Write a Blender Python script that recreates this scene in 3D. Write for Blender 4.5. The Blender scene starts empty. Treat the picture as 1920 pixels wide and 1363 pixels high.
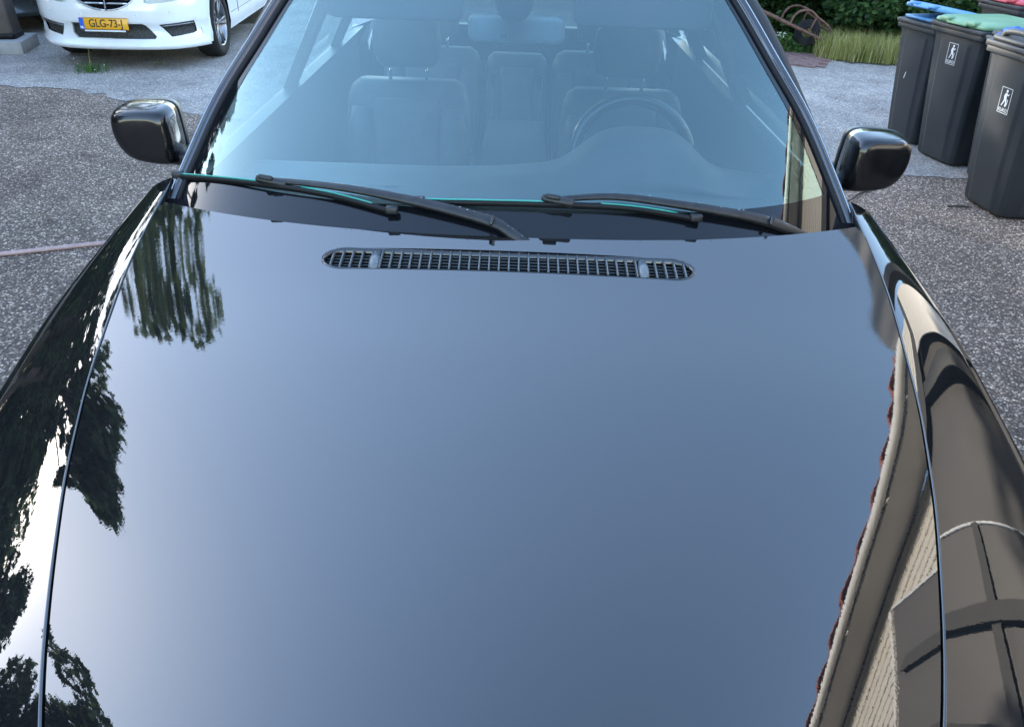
import bpy, bmesh, math, random
import numpy as np
from mathutils import Vector, Matrix, Euler
from mathutils.geometry import delaunay_2d_cdt
random.seed(7); rng = np.random.default_rng(7)
R = math.radians
sc = bpy.context.scene
COL = sc.collection

# ------------------------------------------------------------------ camera, sky, sun, exposure
cam = bpy.data.cameras.new('camera'); camo = bpy.data.objects.new('camera', cam); COL.objects.link(camo)
cam.sensor_width = 36; cam.lens = 1400/1920*36; cam.clip_start = 0.02; cam.clip_end = 500
Mc = Matrix.Rotation(R(-.5), 4, 'Z') @ Matrix.Rotation(R(90-33.2), 4, 'X') @ Matrix.Rotation(R(2.25), 4, 'Z')
Mc.translation = (0, 0, 1.81); camo.matrix_world = Mc
sc.camera = camo
SUN_AZ, SUN_EL = R(-62), R(18)            # azimuth from +Y towards +X; low sun behind the trees on the left
w = bpy.data.worlds.new('World'); sc.world = w; w.use_nodes = True
nt = w.node_tree; bg = nt.nodes['Background']
sky = nt.nodes.new('ShaderNodeTexSky'); sky.sky_type = 'NISHITA'; sky.sun_disc = False
sky.sun_elevation = SUN_EL; sky.sun_rotation = SUN_AZ; sky.dust_density = .6; sky.ozone_density = .95; sky.air_density = 1.0
nt.links.new(sky.outputs[0], bg.inputs[0]); bg.inputs[1].default_value = 0.15
sl = bpy.data.lights.new('sun', 'SUN'); sl.energy = 2.0; sl.angle = R(.6); sl.color = (1, .9, .76)
so = bpy.data.objects.new('sun', sl); COL.objects.link(so)
sdir = Vector((math.sin(SUN_AZ)*math.cos(SUN_EL), math.cos(SUN_AZ)*math.cos(SUN_EL), math.sin(SUN_EL)))
so.rotation_euler = sdir.to_track_quat('Z', 'Y').to_euler(); so.location = (-20, 10, 12)
sc.view_settings.view_transform = 'Standard'; sc.view_settings.look = 'None'
sc.view_settings.exposure = 2.98; sc.view_settings.gamma = 1
try: sc.view_settings.use_curve_mapping = False
except Exception: pass
sc.cycles.max_bounces = 8; sc.cycles.transparent_max_bounces = 12; sc.cycles.caustics_reflective = False
sc.cycles.caustics_refractive = False; sc.cycles.sample_clamp_indirect = 6

# ------------------------------------------------------------------ materials
def mat(name, col, rough=.5, metal=0, spec=.5, coat=0, **k):
    m = bpy.data.materials.new(name); m.use_nodes = True; b = m.node_tree.nodes['Principled BSDF']
    b.inputs['Base Color'].default_value = (*col, 1); b.inputs['Roughness'].default_value = rough
    b.inputs['Metallic'].default_value = metal; b.inputs['Specular IOR Level'].default_value = spec
    b.inputs['Coat Weight'].default_value = coat
    for a, v in k.items(): b.inputs[a.replace('_', ' ')].default_value = v
    return m
def N(m, t, **k):
    n = m.node_tree.nodes.new('ShaderNode'+t)
    for a, v in k.items():
        if hasattr(n, a): setattr(n, a, v)
        else: n.inputs[a.replace('_', ' ')].default_value = v
    return n
def L(m, a, b): m.node_tree.links.new(a, b)
def ramp(m, fac, stops, interp='LINEAR'):
    r = N(m, 'ValToRGB'); r.color_ramp.interpolation = interp
    e = r.color_ramp.elements
    while len(e) > 1: e.remove(e[-1])
    e[0].position = stops[0][0]; e[0].color = (*stops[0][1], 1)
    for p, c in stops[1:]:
        x = e.new(p); x.color = (*c, 1)
    L(m, fac, r.inputs[0]); return r
def bsdf(m): return m.node_tree.nodes['Principled BSDF']
def mottle(m, c1, c2, scale=8, detail=5, bump=0, bscale=60, rough=None):
    tc = N(m, 'TexCoord'); n = N(m, 'TexNoise', Scale=scale, Detail=detail); L(m, tc.outputs['Object'], n.inputs['Vector'])
    r = ramp(m, n.outputs[0], [(.3, c1), (.7, c2)]); L(m, r.outputs[0], bsdf(m).inputs['Base Color'])
    if rough:
        mr = N(m, 'MapRange'); mr.inputs[3].default_value = rough[0]; mr.inputs[4].default_value = rough[1]
        L(m, n.outputs[0], mr.inputs[0]); L(m, mr.outputs[0], bsdf(m).inputs['Roughness'])
    if bump:
        n2 = N(m, 'TexNoise', Scale=bscale, Detail=4); L(m, tc.outputs['Object'], n2.inputs['Vector'])
        b = N(m, 'Bump', Strength=bump, Distance=.01); L(m, n2.outputs[0], b.inputs['Height']); L(m, b.outputs[0], bsdf(m).inputs['Normal'])
    return m

M = {}
# black car paint: clear coat with the faint orange peel of real lacquer
p = mat('black_lacquer', (.0085, .0088, .0092), .5, 0, .0, 1.0, Coat_Roughness=.0, Coat_IOR=1.92)
tc = N(p, 'TexCoord'); n1 = N(p, 'TexNoise', Scale=230, Detail=1); L(p, tc.outputs['Object'], n1.inputs['Vector'])
n2 = N(p, 'TexNoise', Scale=9, Detail=2); L(p, tc.outputs['Object'], n2.inputs['Vector'])
b1 = N(p, 'Bump', Strength=.014, Distance=.0006); L(p, n1.outputs[0], b1.inputs['Height'])
b2 = N(p, 'Bump', Strength=.03, Distance=.0006); L(p, n2.outputs[0], b2.inputs['Height']); L(p, b1.outputs[0], b2.inputs['Normal'])
L(p, b2.outputs[0], bsdf(p).inputs['Coat Normal'])
dn = N(p, 'TexNoise', Scale=3.0, Detail=6); L(p, tc.outputs['Object'], dn.inputs['Vector'])
dr = N(p, 'MapRange'); dr.inputs[1].default_value = .4; dr.inputs[2].default_value = .8; dr.inputs[3].default_value = .0; dr.inputs[4].default_value = .018
L(p, dn.outputs[0], dr.inputs[0]); L(p, dr.outputs[0], bsdf(p).inputs['Coat Roughness'])
dz_ = N(p, 'TexNoise', Scale=520, Detail=2); L(p, tc.outputs['Object'], dz_.inputs['Vector'])
dz2 = N(p, 'TexNoise', Scale=2.2, Detail=5); L(p, tc.outputs['Object'], dz2.inputs['Vector'])
mm = N(p, 'Math', operation='MULTIPLY'); L(p, ramp(p, dz_.outputs[0], [(.66, (0, 0, 0)), (.74, (1, 1, 1))]).outputs[0], mm.inputs[0]); L(p, ramp(p, dz2.outputs[0], [(.4, (.15, .15, .15)), (.65, (1, 1, 1))]).outputs[0], mm.inputs[1])
L(p, ramp(p, mm.outputs[0], [(0, (.0085, .0088, .0092)), (1, (.030, .030, .029))]).outputs[0], bsdf(p).inputs['Base Color'])
M['paint'] = p
M['gloss'] = mat('black_gloss_plastic', (.006, .006, .007), .12, coat=.6)
M['satin'] = mottle(mat('black_satin_plastic', (.012, .013, .014), .38), (.010, .011, .012), (.022, .023, .025), 40, 3, .15, 400)
M['rubber'] = mat('black_rubber', (.008, .008, .009), .55, spec=.3)
M['dark'] = mat('dark_recess', (.004, .004, .005), .8, spec=.1)
M['vent'] = mat('vent_grey_plastic', (.10, .115, .125), .3)
M['louv'] = mat('dark_louvre_plastic', (.018, .022, .025), .4)
M['nozzle'] = mat('nozzle_grey_plastic', (.13, .15, .165), .28)
M['teal'] = mat('aqua_wiper_highlight', (.02, .30, .24), .3, coat=.5)  # reflected sky on the wiper blades, put into the colour
M['chrome'] = mat('chrome', (.75, .77, .78), .12, 1)
M['edge_glint'] = mat('satin_bright_highlight', (.55, .58, .57), .18, 1)  # bright metal that imitates the sky highlight on the pillar edge
M['cap'] = mottle(mat('black_mirror_cap', (.006, .006, .007), .16, spec=.5, coat=.25, Coat_Roughness=.06), (.004, .004, .005), (.009, .009, .010), 30, 3)
M['house'] = mat('pale_mirror_housing', (.75, .77, .77), .5)
M['wheel'] = mat('black_wheel_leather', (.012, .012, .013), .25, spec=.8, coat=.6)
M['mirror'] = mat('mirror_glass', (.8, .8, .8), .02, 1)
M['frit'] = mat('black_glass_band', (.006, .007, .009), .03, spec=.5)
M['dash'] = mottle(mat('dashboard_vinyl', (.12, .125, .13), .6), (.15, .16, .165), (.19, .20, .205), 5, 2)
M['cloth'] = mottle(mat('grey_seat_leather', (.10, .11, .12), .5), (.10, .105, .11), (.14, .145, .15), 6, 3)
M['seatc'] = mottle(mat('grey_seat_centre', (.15, .16, .17), .55), (.12, .13, .135), (.16, .17, .175), 8, 3)
M['liner'] = mat('headliner_fabric', (.22, .23, .23), .9)
M['inner'] = mat('cabin_plastic', (.03, .032, .034), .6)
def glass(name, ior, gl, tr):
    m = bpy.data.materials.new(name); m.use_nodes = True; t = m.node_tree; t.nodes.clear()
    o = t.nodes.new('ShaderNodeOutputMaterial'); mx = t.nodes.new('ShaderNodeMixShader'); f = t.nodes.new('ShaderNodeFresnel'); f.inputs[0].default_value = ior
    g = t.nodes.new('ShaderNodeBsdfGlossy'); g.inputs['Color'].default_value = (*gl, 1); g.inputs['Roughness'].default_value = .008
    x = t.nodes.new('ShaderNodeBsdfTransparent'); x.inputs[0].default_value = (*tr, 1)
    t.links.new(f.outputs[0], mx.inputs[0]); t.links.new(x.outputs[0], mx.inputs[1]); t.links.new(g.outputs[0], mx.inputs[2])
    if name.startswith('coated'):      # thin film of dust on the glass
        df = t.nodes.new('ShaderNodeBsdfDiffuse'); df.inputs[0].default_value = (.7, .72, .72, 1); m2 = t.nodes.new('ShaderNodeMixShader')
        tc = t.nodes.new('ShaderNodeTexCoord'); nz = t.nodes.new('ShaderNodeTexNoise'); nz.inputs['Scale'].default_value = 3.5; nz.inputs['Detail'].default_value = 8
        mr = t.nodes.new('ShaderNodeMapRange'); mr.inputs[1].default_value = .3; mr.inputs[2].default_value = .75; mr.inputs[3].default_value = .006; mr.inputs[4].default_value = .03
        t.links.new(tc.outputs['Object'], nz.inputs['Vector']); t.links.new(nz.outputs[0], mr.inputs[0]); t.links.new(mr.outputs[0], m2.inputs[0])
        t.links.new(mx.outputs[0], m2.inputs[1]); t.links.new(df.outputs[0], m2.inputs[2]); t.links.new(m2.outputs[0], o.inputs[0])
    else: t.links.new(mx.outputs[0], o.inputs[0])
    return m
M['wind'] = glass('coated_windscreen_glass', 2.4, (.72, 1.0, .98), (.72, .88, .88))
M['side'] = glass('side_window_glass', 1.5, (1, 1, 1), (.62, .70, .68))
M['tint'] = glass('privacy_glass', 1.5, (1, 1, 1), (.12, .14, .14))
M['lens'] = glass('headlight_lens', 1.5, (1, 1, 1), (.9, .95, .95))
M['white'] = mottle(mat('white_car_paint', (.8, .81, .82), .3, coat=1, Coat_Roughness=.04), (.74, .76, .77), (.82, .83, .83), 5, 6)
M['dkcar'] = mottle(mat('dark_green_car_paint', (.01, .014, .013), .35, coat=.8), (.01, .014, .013), (.02, .024, .022), 4, 4)
M['tyre'] = mottle(mat('tyre_rubber', (.015, .015, .016), .8, spec=.2), (.012, .012, .013), (.03, .029, .028), 12, 4)
M['rim'] = mat('grey_alloy', (.22, .22, .23), .35, .9)
M['rimlip'] = mat('grey_rim_lip', (.30, .30, .31), .3, 1)
M['mesh'] = mat('black_mesh', (.01, .011, .012), .5)
def mesh_pattern(m):
    tc = N(m, 'TexCoord'); v = N(m, 'TexVoronoi', Scale=75); L(m, tc.outputs['Object'], v.inputs['Vector'])
    r = ramp(m, v.outputs[0], [(.35, (.002, .002, .003)), (.6, (.035, .038, .04))]); L(m, r.outputs[0], bsdf(m).inputs['Base Color'])
mesh_pattern(M['mesh'])
M['plate'] = mat('plate_yellow', (.80, .38, .01), .35, coat=.3)
M['plblue'] = mat('plate_blue', (.01, .10, .55), .4)
M['ink'] = mat('plate_black_ink', (.01, .01, .01), .4)
M['whiteink'] = mat('white_print', (.75, .78, .78), .5)
M['bin'] = mottle(mat('bin_plastic', (.03, .034, .038), .5), (.019, .022, .026), (.036, .040, .044), 3, 6, .12, 300, (.42, .62))
M['lidblue'] = mottle(mat('blue_lid', (.06, .22, .50), .4), (.07, .24, .50), (.14, .34, .60), 5, 5)
M['lidgreen'] = mottle(mat('green_lid', (.12, .28, .14), .45), (.12, .27, .14), (.20, .36, .21), 5, 5)
M['lidred'] = mottle(mat('red_lid', (.6, .06, .09), .45), (.55, .05, .08), (.62, .10, .12), 5, 5)
M['bag'] = mat('blue_bag', (.02, .12, .75), .3)
M['bagp'] = mat('violet_bag', (.16, .12, .62), .3)
M['rust'] = mottle(mat('rusty_steel', (.12, .06, .04), .85), (.07, .035, .025), (.20, .105, .075), 14, 6, .4, 120)
M['conc'] = mottle(mat('concrete', (.33, .33, .33), .9), (.26, .26, .26), (.38, .38, .37), 9, 6, .3, 80)
M['post'] = mottle(mat('weathered_post', (.17, .145, .135), .85), (.15, .125, .115), (.22, .19, .175), 4, 6, .3, 60)
M['hose'] = mottle(mat('pink_hose', (.5, .33, .30), .45), (.42, .27, .25), (.55, .38, .35), 20, 3)
M['bark'] = mottle(mat('bark', (.07, .055, .04), .95), (.04, .03, .024), (.11, .09, .07), 12, 6, .6, 40)
M['twig'] = mat('dead_twig', (.05, .045, .04), .9)
M['brick'] = mottle(mat('clay_paver', (.2, .11, .09), .9), (.15, .09, .08), (.26, .16, .14), 10, 5, .3, 90)
M['flower'] = mat('white_petals', (.8, .8, .75), .7)
# house
def cladding():
    m = mat('cream_board', (.46, .41, .34), .7); tc = N(m, 'TexCoord'); mp = N(m, 'Mapping'); mp.inputs['Scale'].default_value = (30, .8, 30)
    L(m, tc.outputs['Object'], mp.inputs[0]); n = N(m, 'TexNoise', Scale=2, Detail=5); L(m, mp.outputs[0], n.inputs['Vector'])
    r = ramp(m, n.outputs[0], [(.3, (.60, .57, .52)), (.7, (.66, .63, .58))]); L(m, r.outputs[0], bsdf(m).inputs['Base Color']); return m
M['board'] = cladding()
M['soffit'] = mottle(mat('grey_soffit', (.28, .25, .22), .8), (.66, .64, .61), (.74, .72, .69), 3, 4)
M['gutter'] = mottle(mat('pale_zinc_gutter', (.5, .47, .42), .5), (.72, .71, .68), (.80, .79, .76), 4, 4)
M['tile'] = mottle(mat('red_clay_tile', (.24, .07, .045), .8), (.28, .085, .055), (.42, .13, .085), 9, 5, .3, 60)
M['beam'] = mottle(mat('black_timber', (.012, .011, .010), .6), (.008, .008, .008), (.02, .018, .016), 5, 4)
M['doorp'] = mottle(mat('brown_door_panel', (.11, .095, .08), .45), (.050, .046, .042), (.075, .069, .062), 3, 5)
M['brownd'] = mottle(mat('dark_brown_door', (.045, .035, .033), .5), (.014, .012, .012), (.028, .024, .022), 3, 5)
M['fascia'] = mottle(mat('grey_canopy_fascia', (.24, .23, .21), .6), (.10, .10, .10), (.14, .14, .14), 3, 4)
M['canopyd'] = mat('dark_canopy_underside', (.03, .03, .032), .7)

def leafmat(name, dark, mid, light):
    m = mat(name, mid, .55, spec=.3); g = N(m, 'NewGeometry')
    r = ramp(m, g.outputs['Random Per Island'], [(0, dark), (.5, mid), (1, light)])
    bs = bsdf(m); L(m, r.outputs[0], bs.inputs['Base Color'])
    tr = N(m, 'BsdfTranslucent'); mx = N(m, 'MixShader'); mx.inputs[0].default_value = .42
    L(m, r.outputs[0], tr.inputs[0]); L(m, bs.outputs[0], mx.inputs[1]); L(m, tr.outputs[0], mx.inputs[2])
    L(m, mx.outputs[0], m.node_tree.nodes['Material Output'].inputs[0]); return m
M['leaf'] = leafmat('tree_leaves', (.045, .075, .038), (.08, .12, .06), (.14, .19, .10))
M['leaf2'] = leafmat('bush_leaves', (.016, .045, .016), (.045, .10, .028), (.11, .19, .055))
M['herb'] = leafmat('herb_leaves', (.05, .12, .03), (.10, .20, .05), (.18, .28, .09))
M['grass'] = leafmat('dry_grass', (.20, .22, .05), (.46, .44, .14), (.72, .66, .34))

def ground_mat(name, far):
    m = mat(name, (.1, .1, .1), .85, spec=.3); g = N(m, 'NewGeometry'); P = g.outputs['Position']
    nz = N(m, 'TexNoise', Scale=40, Detail=2); L(m, P, nz.inputs['Vector'])
    mv = N(m, 'Mix'); mv.data_type = 'VECTOR'; mv.inputs[0].default_value = .012
    L(m, P, mv.inputs[4]); L(m, nz.outputs[1], mv.inputs[5])
    v = N(m, 'TexVoronoi', Scale=(105 if far else 84)); L(m, mv.outputs[1], v.inputs['Vector'])
    v2 = N(m, 'TexVoronoi', Scale=190); L(m, mv.outputs[1], v2.inputs['Vector'])
    sep = N(m, 'SeparateColor'); L(m, v.outputs['Color'], sep.inputs[0])
    if far: stops = [(0, (.12, .125, .135)), (.35, (.19, .20, .21)), (.7, (.27, .28, .29)), (.93, (.40, .41, .42)), (1, (.6, .6, .6))]
    else: stops = [(0, (.045, .040, .037)), (.38, (.085, .074, .066)), (.58, (.17, .148, .128)), (.76, (.26, .235, .21)), (.90, (.38, .35, .32)), (.98, (.50, .47, .43))]
    r = ramp(m, sep.outputs[0], stops)
    mask = ramp(m, v.outputs['Distance'], [(.30 if not far else .45, (1, 1, 1)), (.62 if not far else .8, (0, 0, 0))])
    sep2 = N(m, 'SeparateColor'); L(m, v2.outputs['Color'], sep2.inputs[0])
    base = (.034, .030, .028) if not far else (.11, .115, .12)
    r2 = ramp(m, sep2.outputs[1], [(0, base), (.7, tuple(2.0*x for x in base)), (1, tuple(4.5*x for x in base) if not far else (.33, .34, .35))])
    mix = N(m, 'Mix'); mix.data_type = 'RGBA'; L(m, mask.outputs[0], mix.inputs[0]); L(m, r2.outputs[0], mix.inputs[6]); L(m, r.outputs[0], mix.inputs[7])
    big = N(m, 'TexNoise', Scale=.9, Detail=7); big.inputs['Roughness'].default_value = .62; L(m, P, big.inputs['Vector'])
    kk = (1.5, 1.31, 1.15) if far else (2.0, 1.68, 1.44)
    rb = ramp(m, big.outputs[0], [(.3, tuple(.74*q for q in kk)), (.5, kk), (.72, tuple(1.3*q for q in kk))])
    st = N(m, 'TexNoise', Scale=2.6, Detail=9); st.inputs['Roughness'].default_value = .72; st.inputs['Distortion'].default_value = .6; L(m, P, st.inputs['Vector'])
    rs_ = ramp(m, st.outputs[0], [(.36, (.62, .60, .58)), (.46, (.95, .95, .95)), (.56, (1.0, 1.0, 1.0)), (.66, (1.22, 1.18, 1.10))])
    m0 = N(m, 'Mix'); m0.data_type = 'RGBA'; m0.blend_type = 'MULTIPLY'; m0.inputs[0].default_value = .8; L(m, mix.outputs[2], m0.inputs[6]); L(m, rs_.outputs[0], m0.inputs[7])
    mu = N(m, 'Mix'); mu.data_type = 'RGBA'; mu.blend_type = 'MULTIPLY'; mu.inputs[0].default_value = 1
    L(m, m0.outputs[2], mu.inputs[6]); L(m, rb.outputs[0], mu.inputs[7]); L(m, mu.outputs[2], bsdf(m).inputs['Base Color'])
    bp = N(m, 'Bump', Strength=.9, Distance=.006); bp.invert = True; L(m, v.outputs['Distance'], bp.inputs['Height'])
    L(m, bp.outputs[0], bsdf(m).inputs['Normal']); return m
M['tarmac'] = ground_mat('chip_tarmac', False); M['gravel'] = ground_mat('grey_gravel', True)
M['stone'] = mat('loose_chips', (.3, .3, .3), .8); g = N(M['stone'], 'NewGeometry')
L(M['stone'], ramp(M['stone'], g.outputs['Random Per Island'], [(0, (.07, .065, .06)), (.5, (.22, .20, .18)), (.85, (.42, .39, .36)), (1, (.62, .60, .57))]).outputs[0], bsdf(M['stone']).inputs['Base Color'])
M['soil'] = mottle(mat('soil', (.05, .045, .03), .95), (.03, .03, .018), (.08, .075, .045), 6, 6, .4, 30)

# ------------------------------------------------------------------ mesh helpers
def link(o, parent=None):
    COL.objects.link(o)
    if parent is not None: o.parent = parent
    return o
def obj(name, verts, faces, m, parent=None, smooth=False, normals=None, loc=None, rot=None):
    me = bpy.data.meshes.new(name); me.from_pydata([tuple(map(float, v)) for v in verts], [], faces); me.update()
    o = bpy.data.objects.new(name, me)
    if m is not None: me.materials.append(m)
    if smooth or normals is not None: me.polygons.foreach_set('use_smooth', [True]*len(me.polygons))
    if normals is not None: me.normals_split_custom_set_from_vertices([tuple(n) for n in normals])
    link(o, parent)
    if loc: o.location = loc
    if rot: o.rotation_euler = rot
    return o
def big(name, V, F, m, parent=None, kind=None):       # quads, numpy
    me = bpy.data.meshes.new(name); n = len(F); k = F.shape[1]
    me.vertices.add(len(V)); me.vertices.foreach_set('co', V.astype('f').ravel())
    me.loops.add(n*k); me.loops.foreach_set('vertex_index', F.astype('i').ravel())
    me.polygons.add(n); me.polygons.foreach_set('loop_start', np.arange(n, dtype='i')*k)
    try: me.polygons.foreach_set('loop_total', np.full(n, k, 'i'))
    except Exception: pass
    me.update(calc_edges=True); me.validate(); me.materials.append(m)
    o = link(bpy.data.objects.new(name, me), parent)
    if kind: o['kind'] = kind
    return o
def tag(o, label=None, cat=None, group=None, kind=None):
    if label: o['label'] = label
    if cat: o['category'] = cat
    if group: o['group'] = group
    if kind: o['kind'] = kind
    return o
def empty(name, loc=(0, 0, 0), rz=0):
    o = bpy.data.objects.new(name, None); COL.objects.link(o); o.location = loc; o.rotation_euler = (0, 0, rz); o.empty_display_size = .1
    return o
def bevel(o, wd=.005, seg=2, ang=30):
    b = o.modifiers.new('bevel', 'BEVEL'); b.width = wd; b.segments = seg; b.limit_method = 'ANGLE'; b.angle_limit = R(ang); b.harden_normals = False
    o.data.polygons.foreach_set('use_smooth', [True]*len(o.data.polygons))
    return o
def box(name, s, m, parent=None, loc=(0, 0, 0), rot=None, bv=0):
    x, y, z = s[0]/2, s[1]/2, s[2]/2
    V = [(-x, -y, -z), (x, -y, -z), (x, y, -z), (-x, y, -z), (-x, -y, z), (x, -y, z), (x, y, z), (-x, y, z)]
    F = [(3, 2, 1, 0), (4, 5, 6, 7), (0, 1, 5, 4), (1, 2, 6, 5), (2, 3, 7, 6), (3, 0, 4, 7)]
    o = obj(name, V, F, m, parent, loc=loc, rot=rot)
    return bevel(o, bv) if bv else o
def loft(name, rings, m, parent=None, closed=True, caps=True, smooth=True):
    n = len(rings[0]); V = [v for r in rings for v in r]; F = []
    for i in range(len(rings)-1):
        for j in range(n if closed else n-1):
            a, b = i*n+j, i*n+(j+1) % n; F.append((a, b, b+n, a+n))
    if caps and closed: F.append(tuple(range(n))[::-1]); F.append(tuple((len(rings)-1)*n+j for j in range(n)))
    o = obj(name, V, F, m, parent, smooth); fixn(o); return o
def fixn(o):
    bm = bmesh.new(); bm.from_mesh(o.data); bmesh.ops.recalc_face_normals(bm, faces=bm.faces); bm.to_mesh(o.data); bm.free()
def tube(name, pts, r, m, parent=None, seg=8, closed=False):
    P = [Vector(p) for p in pts]; n = len(P); rr = r if isinstance(r, (list, tuple)) else [r]*n; rings = []
    up = Vector((0, 0, 1))
    for i in range(n):
        a = P[(i-1) % n] if (closed or i) else P[0]; b = P[(i+1) % n] if (closed or i < n-1) else P[-1]
        t = (b-a).normalized(); s = t.cross(up)
        if s.length < 1e-3: s = t.cross(Vector((0, 1, 0)))
        s.normalize(); u = s.cross(t)
        rings.append([P[i]+rr[i]*(math.cos(k*2*math.pi/seg)*s+math.sin(k*2*math.pi/seg)*u) for k in range(seg)])
    if closed: rings.append(rings[0])
    return loft(name, rings, m, parent, caps=not closed)
def smoothpts(pts, k=6):
    P = [Vector(p) for p in pts]; out = []
    for i in range(len(P)-1):
        p0, p1, p2, p3 = P[max(i-1, 0)], P[i], P[i+1], P[min(i+2, len(P)-1)]
        for j in range(k):
            t = j/k; out.append(.5*((2*p1)+(-p0+p2)*t+(2*p0-5*p1+4*p2-p3)*t*t+(-p0+3*p1-3*p2+p3)*t**3))
    out.append(P[-1]); return out
def lathe(name, prof, m, parent=None, seg=40, axis='X', smooth=True):   # prof: (radius, offset along axis)
    rings = []
    for k in range(seg):
        a = 2*math.pi*k/seg; c, s = math.cos(a), math.sin(a)
        rings.append([(h, r*c, r*s) if axis == 'X' else (r*c, r*s, h) for r, h in prof])
    rings.append(rings[0])
    return loft(name, rings, m, parent, closed=False, caps=False, smooth=smooth)
def area(P): return sum(P[i][0]*P[(i+1) % len(P)][1]-P[(i+1) % len(P)][0]*P[i][1] for i in range(len(P)))/2
def inside(p, P):
    c = False; x, y = p; j = len(P)-1
    for i in range(len(P)):
        xi, yi = P[i]; xj, yj = P[j]
        if (yi > y) != (yj > y) and x < (xj-xi)*(y-yi)/(yj-yi)+xi: c = not c
        j = i
    return c
def dense(P, step):
    out = []
    for i in range(len(P)):
        a, b = np.array(P[i], float), np.array(P[(i+1) % len(P)], float); n = max(1, int(np.ceil(np.linalg.norm(b-a)/step)))
        for k in range(n): out.append(tuple(a+(b-a)*k/n))
    return out
def surf(name, fn, outer, holes, step, m, parent=None, wall=(0, 0, -.02), hole_wall=None, nfn=None, flip=False):
    """trimmed smooth surface: fn(u, v) -> point; outer and holes are polygons in (u, v); edges get a return wall"""
    outer = dense(outer, step); holes = [dense(h, step) for h in holes]
    us = [q[0] for q in outer]; vs = [q[1] for q in outer]; pts = []; edges = []
    for loop in [outer]+holes:
        b = len(pts); pts += loop; edges += [(b+i, b+(i+1) % len(loop)) for i in range(len(loop))]
    nb = len(pts)
    for u in np.arange(min(us)+step*.5, max(us), step):
        for v in np.arange(min(vs)+step*.5, max(vs), step):
            q = (u, v)
            if inside(q, outer) and not any(inside(q, h) for h in holes):
                pts.append(q)
    B = np.array(pts[:nb]); keep = pts[:nb]
    for q in pts[nb:]:
        if np.min((B[:, 0]-q[0])**2+(B[:, 1]-q[1])**2) > (step*.45)**2: keep.append(q)
    vo, eo, fo, *_ = delaunay_2d_cdt([Vector(q) for q in keep], edges, [], 0, 1e-6)
    F = []
    for f in fo:
        cx = sum(vo[i].x for i in f)/3; cy = sum(vo[i].y for i in f)/3
        if inside((cx, cy), outer) and not any(inside((cx, cy), h) for h in holes): F.append(tuple(f)[::-1] if flip else tuple(f))
    V = [Vector(fn(q.x, q.y)) for q in vo]; e = 1e-3; NN = []
    for q in vo:
        du = Vector(fn(q.x+e, q.y))-Vector(fn(q.x-e, q.y)); dv = Vector(fn(q.x, q.y+e))-Vector(fn(q.x, q.y-e))
        n = du.cross(dv).normalized(); NN.append(-n if flip else n)
    # return walls
    base = len(V); wv = Vector(wall); hw = Vector(hole_wall) if hole_wall else wv
    for li, loop in enumerate([outer]+holes):
        if li == 0 and wall == (0, 0, 0): continue
        d = wv if li == 0 else hw; k = len(loop); s = len(V)
        cu = sum(q[0] for q in loop)/k; cv = sum(q[1] for q in loop)/k; cc = Vector(fn(cu, cv))
        for q in loop:
            a = Vector(fn(*q)); o = (a-cc); o = o-o.project(d) if d.length else o
            o = o.normalized()*(1 if li == 0 else -1)
            V += [a, a+d]; NN += [o, o]
        for i in range(k):
            a = s+2*i; b = s+2*((i+1) % k); F.append((a, b, b+1, a+1))
    return obj(name, V, F, m, parent, normals=NN)
def spl(xs, ys):
    xs = np.array(xs, float); ys = np.array(ys, float); n = len(xs); h = np.diff(xs); A = np.zeros((n, n)); r = np.zeros(n); A[0, 0] = A[-1, -1] = 1
    for i in range(1, n-1):
        A[i, i-1] = h[i-1]; A[i, i] = 2*(h[i-1]+h[i]); A[i, i+1] = h[i]; r[i] = 3*((ys[i+1]-ys[i])/h[i]-(ys[i]-ys[i-1])/h[i-1])
    C_ = np.linalg.solve(A, r)
    def f(x):
        i = int(min(max(np.searchsorted(xs, x)-1, 0), n-2)); d = x-xs[i]; hh = h[i]
        return float(ys[i]+((ys[i+1]-ys[i])/hh-hh*(2*C_[i]+C_[i+1])/3)*d+C_[i]*d*d+(C_[i+1]-C_[i])/(3*hh)*d**3)
    return f

# ------------------------------------------------------------------ ground
def ragged(pts, amp, step=.12):
    out = []
    for i in range(len(pts)-1):
        a, b = np.array(pts[i]), np.array(pts[i+1]); n = max(1, int(np.linalg.norm(b-a)/step))
        for k in range(n):
            q = a+(b-a)*k/n; out.append((q[0]+rng.normal(0, amp), q[1]+rng.normal(0, amp)))
    return out
tag(obj('tarmac_yard', [(-150, -150, 0), (150, -150, 0), (150, 150, 0), (-150, 150, 0)], [(0, 1, 2, 3)], M['tarmac']), 'brown speckled chip tarmac yard round the black car', kind='structure')
edge = ragged([(-12, 7.6), (-4.6, 7.2), (-4.03, 7.12), (-2.94, 6.55), (-1.6, 6.2), (.5, 6.0), (2.2, 5.95), (2.75, 5.75)], .035)+ragged([(2.75, 5.75), (3.1, 5.55), (3.6, 5.5), (6, 6.0), (9, 6.5)], .03, .1)
gp = edge+[(9, 10.6), (3.9, 10.1), (3.1, 10.6), (2, 13), (-12, 14)]
tag(obj('gravel_lot', [(x, y, .004) for x, y in gp], [tuple(range(len(gp)))], M['gravel']), 'paler grey gravel lot beyond the dark tarmac', kind='structure')
sp = ragged([(-14, 10.9), (-3.4, 10.9)], .06)+[(-3.4, 30), (-14, 30)]
obj('soil_bed', [(x, y, .008) for x, y in sp], [tuple(range(len(sp)))], M['soil'])['kind'] = 'structure'
sp = ragged([(1.8, 10.9), (3.0, 10.35), (3.7, 9.95), (4.1, 9.75), (9, 8.9)], .04)+[(20, 12), (20, 26), (1.8, 26)]
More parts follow.
